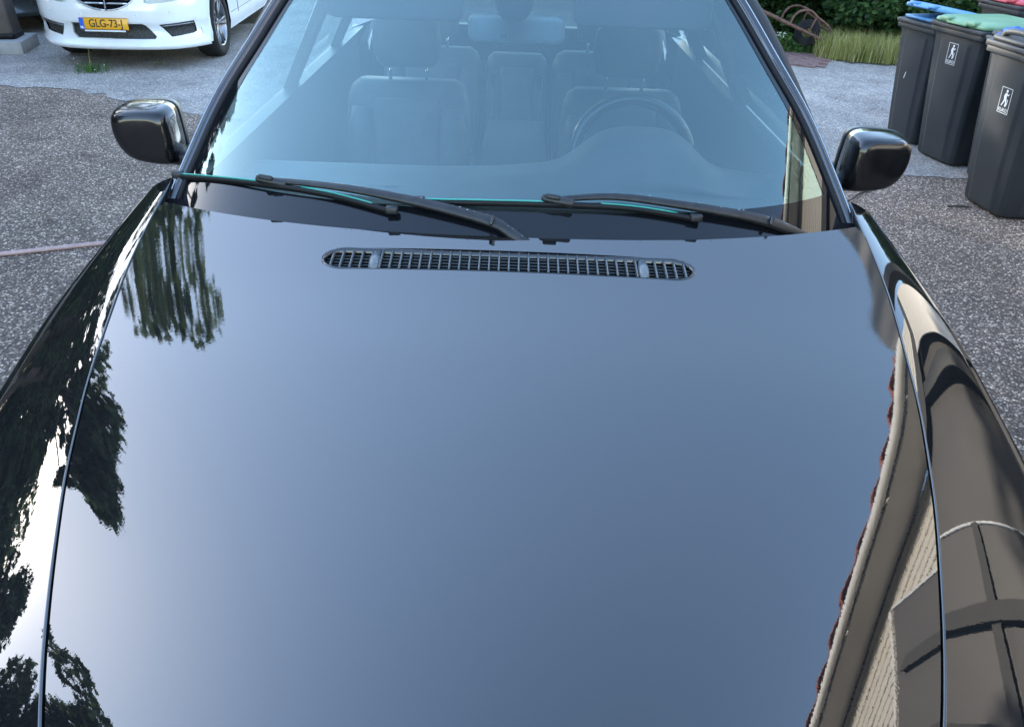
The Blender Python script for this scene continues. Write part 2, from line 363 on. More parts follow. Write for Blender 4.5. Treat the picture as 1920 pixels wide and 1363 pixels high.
obj('soil_bed', [(x, y, .008) for x, y in sp], [tuple(range(len(sp)))], M['soil'])['kind'] = 'structure'
# loose chips
def chips(n, xr, yr, smin, smax, name, label):
    c = np.stack([rng.uniform(*xr, n), rng.uniform(*yr, n), np.full(n, .005)], 1); s = rng.uniform(smin, smax, n)[:, None]
    O = np.array([(1, 0, 0), (-1, 0, 0), (0, 1, 0), (0, -1, 0), (0, 0, .7), (0, 0, -.7)], float)
    V = np.zeros((n, 6, 3)); a = rng.uniform(0, 6.3, n)
    for k in range(6):
        o = O[k]*rng.uniform(.6, 1.3, (n, 1)); V[:, k, 0] = c[:, 0]+s[:, 0]*(o[:, 0]*np.cos(a)-o[:, 1]*np.sin(a)); V[:, k, 1] = c[:, 1]+s[:, 0]*(o[:, 0]*np.sin(a)+o[:, 1]*np.cos(a)); V[:, k, 2] = c[:, 2]+s[:, 0]*o[:, 2]*.8
    T = np.array([(0, 2, 4), (2, 1, 4), (1, 3, 4), (3, 0, 4)]); F = (np.arange(n)[:, None, None]*6+T).reshape(-1, 3)
    return tag(big(name, V.reshape(-1, 3), F, M['stone'], kind='stuff'), label, 'gravel')
chips(3200, (-4.5, -.9), (1.0, 8.0), .003, .0065, 'loose_gravel', 'pale loose chips scattered over the tarmac left of the car')
chips(4200, (1.0, 4.2), (1.2, 9), .003, .0065, 'loose_gravel', 'pale loose chips scattered over the tarmac right of the car')

# ------------------------------------------------------------------ the black car
CAR = tag(empty('passenger_car', (0, .05, 0)), 'black car seen over its long glossy hood, filling the foreground', 'car')
def C(o):
    o.parent = CAR; o.matrix_parent_inverse = Matrix.Translation((0, -.05, 0)); return o
WF = spl([-.1, .02, .12, .22, .35, .515, .627, .710, .812, .916, 1.02, 1.12, 1.265, 1.39, 1.5, 1.65, 1.83, 2.0],
         [.14, .22, .30, .37, .46, .553, .604, .638, .677, .714, .746, .775, .810, .837, .858, .877, .889, .895])
ZE = spl([-.1, .02, .1, .2, .5, .8, 1.2, 1.45, 1.6, 1.9], [.60, .745, .81, .855, .915, .95, .998, 1.030, 1.055, 1.116])
DF = spl([-.1, .1, .3, .5, .8, 1.17, 1.6, 1.9], [.11, .11, .102, .089, .065, .042, .034, .033])
def Hs(x, y): return ZE(y)+DF(y)*(1-(abs(x)/WF(y))**2)
YR = lambda x: 1.634+.145*(abs(x)/.865)**2.3
ys = list(np.linspace(.02, 1.76, 60)); gap = .0025
outer = [(-(WF(y)-gap), y) for y in ys]+[(x, YR(x)) for x in np.linspace(-.872, .872, 60)]+[(WF(y)-gap, y) for y in ys[::-1]]+[(0, -.0)]
outer = outer[::-1]
VX0, VX1, VY, VH = -.425, .420, 1.538, .0410
def stadium(x0, x1, y, h, n=12, r2=None):
    r = r2 or h*1.25; P = []
    for k in range(n+1): a = math.pi/2+math.pi*k/n; P.append((x0+r+r*math.cos(a), y+h*math.sin(a)))
    for k in range(n+1): a = -math.pi/2+math.pi*k/n; P.append((x1-r+r*math.cos(a), y+h*math.sin(a)))
    return P
hood = C(surf('hood', lambda u, v: (u, v, Hs(u, v)), outer, [stadium(VX0, VX1, VY, VH)], .02, M['paint'], wall=(0, 0, -.016)))
# vent: rim ring, dark pan, louvres, ribs, nozzles
hv = C(empty('hood_vent')); hv.location = (0, 0, 0)
def ring(name, o, i, zo, m, parent):
    n = len(o); V = []; F = []
    for a, b in zip(o, i):
        V += [(a[0], a[1], Hs(*a)-.004+zo), (a[0]*.9985, VY+(a[1]-VY)*.93, Hs(*a)+zo), (b[0], b[1], Hs(*b)+zo-.001), (b[0], b[1], Hs(*b)-.014)]
    for k in range(n):
        for j in range(3): q = (k+1) % n; F.append((4*k+j, 4*q+j, 4*q+j+1, 4*k+j+1))
    o_ = obj(name, V, F, m, parent, smooth=True); fixn(o_); return o_
ring('vent_frame', stadium(VX0-.001, VX1+.001, VY, VH+.001), stadium(VX0+.006, VX1-.006, VY, VH-.006), .0025, M['gloss'], hv)
P_ = stadium(VX0-.002, VX1+.002, VY, VH+.002); obj('vent_pan', [(a, b, Hs(a, b)-.05) for a, b in P_], [tuple(range(len(P_)))], M['dark'], hv)
for yy in (-.024, -.012, 0, .012, .024):
    ys_ = VY+yy; ex = math.sqrt(max(0, 1-(yy/VH)**2)); xl = VX0+VH*1.25*(1-ex)+.004; xr = VX1-VH*1.25*(1-ex)-.004; nn = 24; V = []; F = []
    for k in range(nn+1):
        x = xl+(xr-xl)*k/nn; z = Hs(x, ys_)
        V += [(x, ys_-.0008, z-.009), (x, ys_+.0008, z-.0082), (x, ys_+.0016, z-.016), (x, ys_+.0004, z-.0165)]
    for k in range(nn):
        for j in range(4): a = 4*k+j; b = 4*k+(j+1) % 4; F.append((a, b, b+4, a+4))
    fixn(obj('louvre', V, F, M['louv'], hv, smooth=True))
nr = 37; ribmesh = None
for k in range(nr):
    x = VX0+.022+(VX1-VX0-.044)*k/(nr-1)
    e = min(x-VX0, VX1-x); h = VH-.004 if e > VH*1.25 else (VH-.003)*math.sqrt(max(.05, 1-((VH*1.25-e)/(VH*1.25))**2))
    if ribmesh is None:
        prof = [(-.0022, -.012), (-.0022, -.001), (-.0010, .0012), (.0010, .0012), (.0022, -.001), (.0022, -.012)]
        rings = []
        for t in (-1, -.93, -.5, 0, .5, .93, 1):
            dz = -.004 if abs(t) == 1 else 0
            rings.append([(a, t, b+dz) for a, b in prof])
        o = loft('rib', rings, M['vent'], hv); ribmesh = o.data
    else: o = link(bpy.data.objects.new('rib', ribmesh), hv)
    sl_ = (Hs(x, VY+.03)-Hs(x, VY-.03))/.06
    o.location = (x, VY, Hs(x, VY)); o.scale = (1, h, 1); o.rotation_euler = (0, 0, 0)
    o.matrix_basis = Matrix.Translation((x, VY, Hs(x, VY))) @ Matrix.Rotation(math.atan(sl_), 4, 'X') @ Matrix.Diagonal((1, h, 1, 1))
for xn in (-.305, .302):
    V = []; rings = []
    for t, hw_, hh in ((-1, .007, .000), (-.93, .010, .005), (-.7, .0115, .009), (-.1, .0125, .011), (.35, .0115, .010), (.5, .0095, .004), (1, .010, .003)):
        y = VY-.004+t*.032; z = Hs(xn, y)-.001
        rings.append([(xn+hw_*math.cos(a)*(1 if True else 0), y, z-.006+(hh+.006)*max(0, math.sin(a))**.6) for a in np.linspace(0, math.pi, 11)])
    loft('washer_nozzle', rings, M['nozzle'], hv, closed=True)
# fenders
def fender_rings(sg):
    tl = [0, .08, .2, .35, .5, .62, .72, .80, .86, .90, .93, .955, .975, .99, 1.0]
    rings = []
    for y in list(np.linspace(-.02, 1.9, 80)):
        x0 = WF(y)+gap; xo = 1.05 - .08*max(0, (y-1.45)/.45)**1.6 - .25*max(0, (.25-y)/.3)**2; wd = xo-x0; z = ZE(y)-.0015; ring_ = []
        ring_.append((x0, y, z-.03)); px = x0
        a0 = float(np.interp(y, [.3, .6, .9, 1.2, 1.4, 1.9], [27, 22, 16, 12, 10, 18]))
        S = 60; zz = z; xs_, zs_ = [x0], [z]
        for k in range(1, S+1):
            t = k/S
            if t < .78: a = a0+(max(34, a0+12)-a0)*(t/.78)**1.25
            elif t < .84: a = 34+(62-34)*(t-.78)/.06
            elif t < .885: a = 62-48*(t-.84)/.045
            elif t < .925: a = 14+10*(t-.885)/.04
            else: a = 24+60*((t-.925)/.075)**1.2
            a *= 1.0; dx = wd/S; zz -= math.tan(R(min(a, 84)))*dx*min(1, .32/wd); xs_.append(x0+wd*t); zs_.append(zz)
        for t in [0, .01]+[i/44 for i in range(1, 34)]+[.77, .785, .80, .815, .83, .84, .85, .86, .87, .88, .89, .90, .91, .925, .94, .955, .97, .985, 1.0]:
            ring_.append((x0+wd*t, y, float(np.interp(t, np.linspace(0, 1, S+1), zs_))))
        zb = ring_[-1][2]
        wc = .90; rr = .40; d2 = rr*rr-(y-wc)**2; arch = .36+math.sqrt(d2) if d2 > 0 else .30
        lo = max(.30, arch)
        for t in (.15, .4, .7, 1): ring_.append((xo+.004*math.sin(t*3.14)-.01*t, y, zb+(lo-zb)*t))
        ring_.append((xo-.06, y, lo))
        rings.append([(sg*a, b, c) for a, b, c in ring_])
    return rings
for sg in (-1, 1):
    o = C(loft('fender', fender_rings(sg), M['paint'], closed=False, caps=False))
# hidden structure under the hood gap
C(loft('engine_bay_lining', [[(-WF(y)-.02, y, ZE(y)-.03), (WF(y)+.02, y, ZE(y)-.03), (WF(y)+.02, y, .3), (-WF(y)-.02, y, .3)] for y in np.linspace(.05, 1.85, 20)], M['dark'], smooth=False))
# front end (below the frame)
def fz(x): return -.12+.20*(abs(x)/.95)**2.4
V = []; F = []; xs = np.linspace(-.94, .94, 41); prof = [(.735, .10), (.70, .03), (.62, .0), (.45, -.02), (.30, 0), (.22, .06)]
for x in xs:
    for z, dy in prof: V.append((x, fz(x)+dy, z-.03*(abs(x)/.94)**2*(z > .6)))
k = len(prof)
for i in range(len(xs)-1):
    for j in range(k-1): F.append((i*k+j, i*k+j+1, (i+1)*k+j+1, (i+1)*k+j))
C(obj('front_bumper', V, F, M['paint'], smooth=True))
for sg in (-1, 1):
    g_ = C(empty('grille')); 
    box('grille_surround', (.20, .03, .13), M['chrome'], g_, (sg*.125, -.06, .70), bv=.03)
    for q in range(7): box('slat', (.008, .02, .11), M['gloss'], g_, (sg*.125+(q-3)*.025, -.078, .70))
    h_ = C(empty('headlight')); P2 = [(sg*.36, .66), (sg*.80, .68), (sg*.88, .78), (sg*.60, .80), (sg*.36, .76)]
    fixn(obj('housing', [(a, fz(a)+.06, b) for a, b in P2]+[(a, fz(a)+.2, b) for a, b in P2], [(0, 1, 2, 3, 4), (9, 8, 7, 6, 5)]+[(i, (i+1) % 5, 5+(i+1) % 5, 5+i) for i in range(5)], M['mesh'], h_))
    obj('lens', [(a, fz(a)+.045, b) for a, b in P2], [(0, 1, 2, 3, 4)], M['lens'], h_)
    for q in (.5, .68): lathe('lamp', [(.055, .06), (.05, .03), (.03, .012), (.001, .01)], M['chrome'], h_, 20, 'X').matrix_basis = Matrix.Translation((sg*q, fz(q)+.055, .73)) @ Matrix.Rotation(R(-90), 4, 'Z')

# wheels
def wheel(parent, x, y, r, wd, face, m_rim, spokes=5, turn=0):
    wh = empty('wheel'); wh.parent = parent; wh.location = (x, y, r); wh.rotation_euler = (0, 0, turn)
    tr = r*.70; s = face
    lathe('tyre', [(tr, s*wd*.42), (tr+.02, s*wd*.5), (r-.035, s*wd*.52), (r-.008, s*wd*.44), (r, s*wd*.30), (r, -s*wd*.30), (r-.02, -s*wd*.5), (tr, -s*wd*.45)], M['tyre'], wh)
    lathe('rim', [(tr+.004, s*wd*.44), (tr-.012, s*wd*.47), (tr-.025, s*wd*.38), (tr-.03, -s*wd*.1), (.05, -s*wd*.12), (.001, -s*wd*.12)], M['rimlip'], wh)
    for i in range(spokes):
        for dv in (-.16, .16):
            a = 2*math.pi*i/spokes; a1 = a+dv*.4; a2 = a+dv
            p1 = Vector((s*wd*.30, .04*math.cos(a1), .04*math.sin(a1))); p2 = Vector((s*wd*.40, (tr-.015)*math.cos(a2), (tr-.015)*math.sin(a2)))
            tube('spoke', [p1, p1.lerp(p2, .5)+Vector((s*.006, 0, 0)), p2], [.016, .012, .015], m_rim, wh, 6)
    lathe('hub_cap', [(.055, s*wd*.26), (.05, s*wd*.34), (.03, s*wd*.36), (.001, s*wd*.36)], m_rim, wh, 16)
    return wh
for x, f in ((-.79, -1), (.79, 1)):
    for y in (.90, 3.70):
        wh = wheel(CAR, x, y-.05, .365, .25, f, M['rim'])

# windscreen
def yc(z): return 1.658+(z-1.10)/.72
def GY(x, z): return yc(z)+.16*(abs(x)/.86)**2.2+.070*(abs(x)/.86)**6
GE = spl([1.02, 1.095, 1.163, 1.227, 1.30, 1.386, 1.49, 1.56, 1.64], [.885, .861, .833, .806, .768, .711, .644, .595, .535])
lean = lambda z: -.030*(z-1.10)
def GP(t, z, off=0):
    hw_ = GE(z); x = t*hw_
    p = Vector((x+lean(z), GY(x, z), z))
    if off:
        e = 1e-3; sx = (GY(x+e, z)-GY(x-e, z))/2/e; n = Vector((sx, -1, 1/1.0*(1/.72))); n = Vector((sx, -1, 1/.72)).normalized(); p = p+n*off
    return p
def patch(name, fn, u, v, m, parent=None, solid=0):
    V = [fn(a, b) for b in v for a in u]; n = len(u)
    F = [(j*n+i, j*n+i+1, (j+1)*n+i+1, (j+1)*n+i) for j in range(len(v)-1) for i in range(n-1)]
    e = 1e-3; NN = []
    for b in v:
        for a in u:
            du = Vector(fn(a+e, b))-Vector(fn(a-e, b)); dv = Vector(fn(a, b+e))-Vector(fn(a, b-e)); NN.append(du.cross(dv).normalized())
    return obj(name, V, F, m, parent, normals=NN)
ZT = 1.60
ws = C(patch('windscreen', lambda a, b: GP(a, b), np.linspace(-1, 1, 61), np.linspace(1.04, ZT, 40), M['wind']))
# black printed band at the foot and along the sides, just inside the glass
fb = empty('black_edge_band'); fb.parent = ws
for nm, u, v in (('band_foot', np.linspace(-1, 1, 61), np.linspace(1.04, 1.131, 7)), ('band_side', np.linspace(-1, -.968, 3), np.linspace(1.131, ZT, 30)), ('band_side', np.linspace(.968, 1, 3), np.linspace(1.131, ZT, 30)), ('band_top', np.linspace(-.968, .968, 41), np.linspace(1.575, ZT, 3))):
    o = patch(nm, lambda a, b: GP(a, b, .0012), u, v, M['frit']); o.parent = ws
bpy.data.objects.remove(fb)
# cowl below
C(loft('cowl', [[(x, YR(x)-.03+.0, Hs(x, YR(x))-.03), (x, YR(x)+.035, Hs(x, YR(x))-.035), (x, GY(x, 1.05)+.02, 1.04), (x, GY(x, 1.05)+.05, 1.0)] for x in np.linspace(-.86, .86, 40)], M['satin'], closed=False, caps=False))
# pillars and their strips
def pillar(sg):
    zs = np.linspace(1.055, 1.66, 40); prof = [(-.004, .001), (-.004, .007), (.006, .008), (.0075, .002), (.010, .002), (.012, .010), (.020, .0155), (.030, .0155), (.033, .010), (.0345, .010), (.0352, .0145)]+[(.036+.019*math.sin(a), -.006+.022*math.cos(a)) for a in np.linspace(0, 1.5, 9)]+[(.056, -.05)]
    rings = []
    for z in zs:
        zz = min(z, 1.64); p = GP(sg, zz); p1 = GP(sg, zz+.01); t = (p1-p).normalized(); x = sg*GE(zz); e = 1e-3
        sx = (GY(x+e, zz)-GY(x-e, zz))/2/e; n = Vector((sx, -1, 1/.72)).normalized(); o = (t.cross(n)).normalized(); o = o if o.x*sg > 0 else -o
        wdn = 1.0
        rings.append([p+o*(a if a < .010 else .010+(a-.010)*.66)+n*b for a, b in prof])
    a = C(loft('windscreen_pillar', rings, M['paint'], closed=False, caps=False))
    tr_ = loft('pillar_highlight', [[r[9], r[9]+(r[10]-r[9])*.5+(r[9]-r[5])*.02+Vector((0, -.0008, .0012)), r[11]+Vector((0, -.0008, .0012)), r[11]] for r in rings], M['edge_glint'], closed=False, caps=False); tr_.parent = a  # strip added as the bright sky reflection along the pillar
    strip = [[r[0]+(r[1]-r[0])*0, r[1], r[2], r[3]] for r in rings]
    b = loft('rubber_seal', [[q+Vector((0, -.0006, .0009)) for q in r] for r in strip], M['rubber'], closed=False, caps=False); b.parent = a; b.matrix_parent_inverse = Matrix.Identity(4)
for sg in (-1, 1): pillar(sg)
# roof, sides, doors, windows
def roofp(t, y):
    hw_ = spl([2.30, 2.6, 3.2, 4.0, 4.45], [.56, .57, .58, .57, .54])(y); z = spl([2.30, 2.5, 2.9, 3.5, 4.1, 4.5], [1.615, 1.665, 1.70, 1.70, 1.675, 1.62])(y)
    return Vector((t*hw_+lean(z), y+.10*(abs(t))**2.2*max(0, (3-y)), z-.055*abs(t)**2.5))
C(patch('roof', roofp, np.linspace(-1, 1, 31), np.linspace(2.38, 4.45, 30), M['paint']))
C(patch('headliner', lambda a, b: roofp(a*.98, b)+Vector((0, 0, -.03)), np.linspace(-1, 1, 15), np.linspace(2.40, 4.4, 12), M['liner']))
for sg in (-1, 1):
    prof = [(.90, 1.10), (.955, .98), (.95, .80), (.955, .5), (.93, .30)]
    rings = [[(sg*a, y, b) for a, b in prof] for y in (1.88, 2.4, 3.0, 3.3)]
    dr_ = C(loft('front_door', [r for r in rings[:3]], M['paint'], closed=False, caps=False))
    C(loft('rear_door', [[(sg*a, y, b) for a, b in prof] for y in (3.01, 3.85)], M['paint'], closed=False, caps=False))
    C(loft('rear_quarter', [[(sg*a*k2, y, b) for a, b in prof] for y, k2 in ((3.86, 1), (4.3, .98), (4.6, .90))], M['paint'], closed=False, caps=False))
    bx = C(obj('door_card', [(sg*.86, 1.95, 1.09), (sg*.86, 4.3, 1.09), (sg*.84, 4.3, .4), (sg*.84, 1.95, .4)], [(0, 1, 2, 3)], M['inner']))
    C(obj('window_ledge', [(sg*.90, 1.9, 1.10), (sg*.90, 4.4, 1.10), (sg*.84, 4.4, 1.092), (sg*.84, 1.95, 1.092)], [(0, 1, 2, 3)], M['satin']))
    def sw(y0, y1, nm):
        V = []
        for y in (y0, y1):
            yt = max(y, 2.52)
            V += [(sg*.885, y, 1.10), (sg*.60+lean(1.62), yt, 1.63)]
        C(obj(nm, V, [(0, 2, 3, 1)], M['side']))
    sw(1.98, 2.95, 'side_window'); sw(3.07, 3.8, 'side_window'); sw(3.9, 4.35, 'side_window')
    for y in (3.01, 3.85): C(loft('door_pillar', [[(sg*.895, y-.05, 1.09), (sg*.895, y+.05, 1.09), (sg*.86, y+.05, 1.09), (sg*.86, y-.05, 1.09)], [(sg*.60, y-.05, 1.645), (sg*.60, y+.05, 1.645), (sg*.56, y+.05, 1.645), (sg*.56, y-.05, 1.645)]], M['satin'], smooth=False))
    tube_pts = [(sg*.88, 1.98, 1.115), (sg*.70, 2.33, 1.47), (sg*.60+lean(1.6), 2.55, 1.60), (sg*.58, 3.0, 1.64), (sg*.58, 4.3, 1.62)]
    C(tube('roof_rail', smoothpts(tube_pts, 5), .022, M['inner'], seg=6))
C(loft('tailgate', [[(-.86, 4.62, .3), (.86, 4.62, .3), (.86, 4.5, .3), (-.86, 4.5, .3)], [(-.86, 4.64, .9), (.86, 4.64, .9), (.86, 4.55, .9), (-.86, 4.55, .9)], [(-.80, 4.58, 1.1), (.80, 4.58, 1.1), (.80, 4.52, 1.1), (-.80, 4.52, 1.1)]], M['paint'], smooth=False))
C(obj('rear_window', [(-.78, 4.58, 1.10), (.78, 4.58, 1.10), (.55, 4.45, 1.60), (-.55, 4.45, 1.60)], [(0, 1, 2, 3)], M['tint']))
C(box('floor_pan', (1.7, 4.2, .06), M['inner'], None, (0, 2.4, .38)))
# dashboard with binnacle hump
def dz(x, y):
    b = math.exp(-(((x-.40)/.20)**4))*math.exp(-(((y-2.36)/.13)**4))*.10
    b2 = .10*math.exp(-(((x-.40)/.34)**2))*math.exp(-(((y-2.36)/.13)**4))*.6
    return .995+b+b2+.025*math.exp(-((y-1.9)/.12)**2)+.012*math.exp(-(((x)/.18)**2)-((y-2.25)/.1)**2)
xs = np.linspace(-.86, .86, 90); yy_ = list(np.linspace(1.74, 2.42, 46)); V = [(x, y+.10*(abs(x)/.86)**2*(y < 2.2), dz(x, y)) for y in yy_ for x in xs]; n = len(xs)
F = [(j*n+i, j*n+i+1, (j+1)*n+i+1, (j+1)*n+i) for j in range(len(yy_)-1) for i in range(n-1)]
b0 = len(V); V += [(x, 2.47, .55) for x in xs]; l0 = (len(yy_)-1)*n; F += [(l0+i, l0+i+1, b0+i+1, b0+i) for i in range(n-1)]
C(obj('dashboard', V, F, M['dash'], smooth=True))
C(box('defroster_slot', (1.3, .022, .006), M['inner'], None, (0, 1.99, 1.020)))
C(box('centre_console', (.26, 1.0, .35), M['inner'], None, (.0, 2.9, .72), bv=.03))
# steering wheel
stw = C(empty('steering_wheel')); stw.matrix_basis = Matrix.Translation((.41, 2.58, .99)) @ Matrix.Rotation(R(66), 4, 'X')
tube('wheel_rim', [(.205*math.cos(a), .200*math.sin(a), 0) for a in np.linspace(0, 2*math.pi, 49)[:-1]],   .022, M['wheel'], stw, 10, True)
box('wheel_hub', (.15, .12, .05), M['inner'], stw, (0, 0, -.01), bv=.02)
for a in (-90, 0, 180): box('wheel_spoke', (.17, .03, .015), M['inner'], stw, (.1*math.cos(R(a)), .1*math.sin(R(a)), 0), (0, 0, R(a)), .005)
box('steering_column', (.07, .07, .25), M['inner'], stw, (0, 0, .12))
# seats
def rr(w_, h_, r, n=5):
    P = []
    for cx, cy, a0 in ((w_/2-r, h_/2-r, 0), (-w_/2+r, h_/2-r, 90), (-w_/2+r, -h_/2+r, 180), (w_/2-r, -h_/2+r, 270)):
        for k in range(n+1): a = R(a0+90*k/n); P.append((cx+r*math.cos(a), cy+r*math.sin(a)))
    return P
def seat(x, y, wd, top, head=True, post=True):
    s = C(empty('seat')); s.matrix_basis = Matrix.Translation((x, y, .55))
    h = top-.55; rings = []
    for t, k, d in ((0, .94, .13), (.25, 1.0, .15), (.7, 1.0, .14), (.88, .97, .13), (.96, .90, .11), (1, .78, .07)):
        rings.append([(a*k, b+.12*t, t*h) for a, b in rr(wd, d, d*.42)])
    loft('seat_back', rings, M['cloth'], s)
    rings = []
    for t, k in ((.05, .9), (.3, 1), (.8, 1), (.9, .92)):
        rings.append([(a*k*.56, b-.030+.12*t, t*h) for a, b in rr(wd, .12, .045)])
    loft('seat_back_insert', rings, M['seatc'], s)
    for sg in (-1, 1):
        rings = [[(sg*wd*.36+a, b-.05+.12*t, t*h) for a, b in rr(wd*.22*k, .12*k, .05*k)] for t, k in ((.05, .8), (.3, 1), (.7, 1), (.84, .7))]
        loft('seat_bolster', rings, M['cloth'], s)
    rings = [[(a, b, c) for a, b in rr(wd, .16, .06)] for c in (0,)]
    loft('seat_cushion', [[(a*k, -.03-t*.5, -.02+b) for a, b in rr(wd, .16, .07)] for t, k in ((0, .95), (.2, 1), (.9, 1), (1, .9))], M['cloth'], s)
    if head:
        for sg in (-1, 1): tube('headrest_post', [(sg*.072, .11, h-.02), (sg*.072, .115, h+.08)], .007, M['chrome'], s, 8)
        loft('headrest', [[(a*k, b*k+.11, h+.055+t*.19) for a, b in rr(.27, .10, .04)] for t, k in ((0, .75), (.1, .92), (.5, 1), (.85, .93), (1, .7))], M['cloth'], s)
    return s
seat(-.43, 3.0, .50, 1.11); seat(.43, 3.0, .50, 1.10)
seat(-.42, 3.85, .50, 1.08); seat(.42, 3.85, .50, 1.08); seat(0, 3.86, .32, 1.06, False)
# interior mirror, sensor box, visors
im = C(empty('interior_mirror')); im.matrix_basis = Matrix.Translation((-.005, 2.36, 1.437))
loft('mirror_housing', [[(a*k, y, b*k-.008*(abs(a)/.14)) for a, b in rr(.285, .072, .02)] for y, k in ((-.018, .82), (-.012, .97), (.012, 1))], M['house'], im)
obj('mirror_glass', [(a*.95, .0125, b*.92) for a, b in rr(.285, .072, .02)], [tuple(range(24))], M['mirror'], im)
box('mirror_button', (.018, .006, .008), M['dark'], im, (-.035, -.02, -.022), bv=.002)
rings = []
for zz, wd, dp in ((1.493, .076, .002), (1.50, .092, .02), (1.52, .104, .032), (1.56, .108, .036), (1.60, .11, .03)):
    n = 16; q = []
    for i in range(n+1):
        a = math.pi*i/n; x = -math.cos(a)*wd/2; q.append((x-.012, GY(x, zz)+.004+math.sin(a)**.5*dp, zz-.02*math.sin(a)))
    rings.append(q)
C(loft('sensor_box', rings, M['inner'], closed=True))
for x0, x1 in ((.165, .58), (-.58, -.165)):
    vs_ = C(empty('sun_visor')); cx = (x0+x1)/2; vs_.matrix_basis = Matrix.Translation((cx, 2.46, 1.505)) @ Matrix.Rotation(R(-20), 4, 'X')
    loft('visor_board', [[(a, b*.08/.16, c) for a, b in rr(k*(x1-x0), .03, .012)] for c, k in ((-.075, .86), (-.068, .96), (-.05, 1), (.08, 1))], M['liner'], vs_)

# wipers: arm, blade, clip; positions on the screen in car space
def onglass(x, z, off):
    t = (x-lean(z))/GE(z); return GP(t, z, off)
def wiper(blade, clip, arm, blade_z):
    wroot = C(empty('wiper'))
    B = smoothpts([onglass(x, z, .014) for x, z in blade], 8); n = len(B)
    def sweep(nm, P, prof, m, taper=None):
        rings = []
        for i, p_ in enumerate(P):
            t = (P[min(i+1, len(P)-1)]-P[max(i-1, 0)]).normalized(); nn_ = Vector((0, -.6, .8)); s = t.cross(nn_).normalized(); u = s.cross(t).normalized()
            if u.z < 0: u = -u
            s = s if s.z > 0 else -s
            k = taper(i/(len(P)-1)) if taper else 1
            rings.append([p_+s*a*k+u*b*k for a, b in prof])
        o = loft(nm, rings, m, wroot, closed=True); return o
    bl = sweep('wiper_blade', B, [(-.008, -.006), (-.006, .003), (-.002, .006), (.005, .003), (.005, -.005), (0, -.012)], M['rubber'])
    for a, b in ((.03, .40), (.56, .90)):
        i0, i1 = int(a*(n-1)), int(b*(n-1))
        st = sweep('blade_highlight', [q+Vector((0, -.0012, .0058)) for q in B[i0:i1+1]], [(-.0008, -.003), (-.0008, .0018), (.0028, .0012), (.0028, -.003)], M['teal'])  # aqua strip stands in for sky reflected along the blade
    for e in (0, n-1):
        q = B[e]; box('blade_end_cap', (.03, .018, .018), M['satin'], wroot, q+Vector((0.0, -.001, .003)), bv=.004)
    cp = onglass(clip[0], clip[1], .019)
    o = box('blade_clip', (.080, .026, .018), M['satin'], wroot, cp, (R(-36), R(6), R(-8)), bv=.006)
    box('clip_cap', (.035, .022, .012), M['satin'], wroot, cp+Vector((-.012, -.004, .010)), (R(-36), R(6), R(-8)), bv=.004)
    A = smoothpts([onglass(x, z, o_) for x, z, o_ in arm], 8)
    sweep('wiper_arm', A, [(-.014, -.008), (-.0145, .0), (-.011, .0055), (.010, .0065), (.0145, .001), (.014, -.008)], M['satin'], taper=lambda t: .45+.55*min(1, t*1.5)-.35*max(0, (t-.8)/.2))
    q = A[-17]; box('arm_hinge', (.008, .036, .022), M['gloss'], wroot, q, (R(-36), R(15), R(-12)), bv=.002)
    for i_ in range(26):
        q = A[random.randrange(8, len(A)-6)]; s_ = random.uniform(.0008, .0016)
        P3 = q+Vector((0, random.uniform(-.006, .008), .0105)); 
        o = obj('water_drop', [(s_, 0, 0), (0, s_, 0), (-s_, 0, 0), (0, -s_, 0), (0, 0, s_)], [(0, 1, 4), (1, 2, 4), (2, 3, 4), (3, 0, 4)], M['chrome'], wroot, True, loc=P3)
        drops.append(o)
    return wroot
drops = []
wiper([(-.874, 1.108), (-.632, 1.136), (-.45, 1.135), (-.285, 1.117)], (-.590, 1.141), [(-.600, 1.143, .021), (-.45, 1.146, .022), (-.333, 1.141, .024), (-.177, 1.127, .022), (-.045, 1.108, .018), (.01, 1.090, .012), (.07, 1.066, .006)], 0)
wiper([(-.223, 1.136), (.077, 1.141), (.282, 1.136), (.445, 1.116)], (.109, 1.144), [(.10, 1.146, .021), (.244, 1.152, .022), (.413, 1.136, .023), (.55, 1.117, .021), (.635, 1.101, .016), (.69, 1.086, .010), (.75, 1.066, .005)], 0)
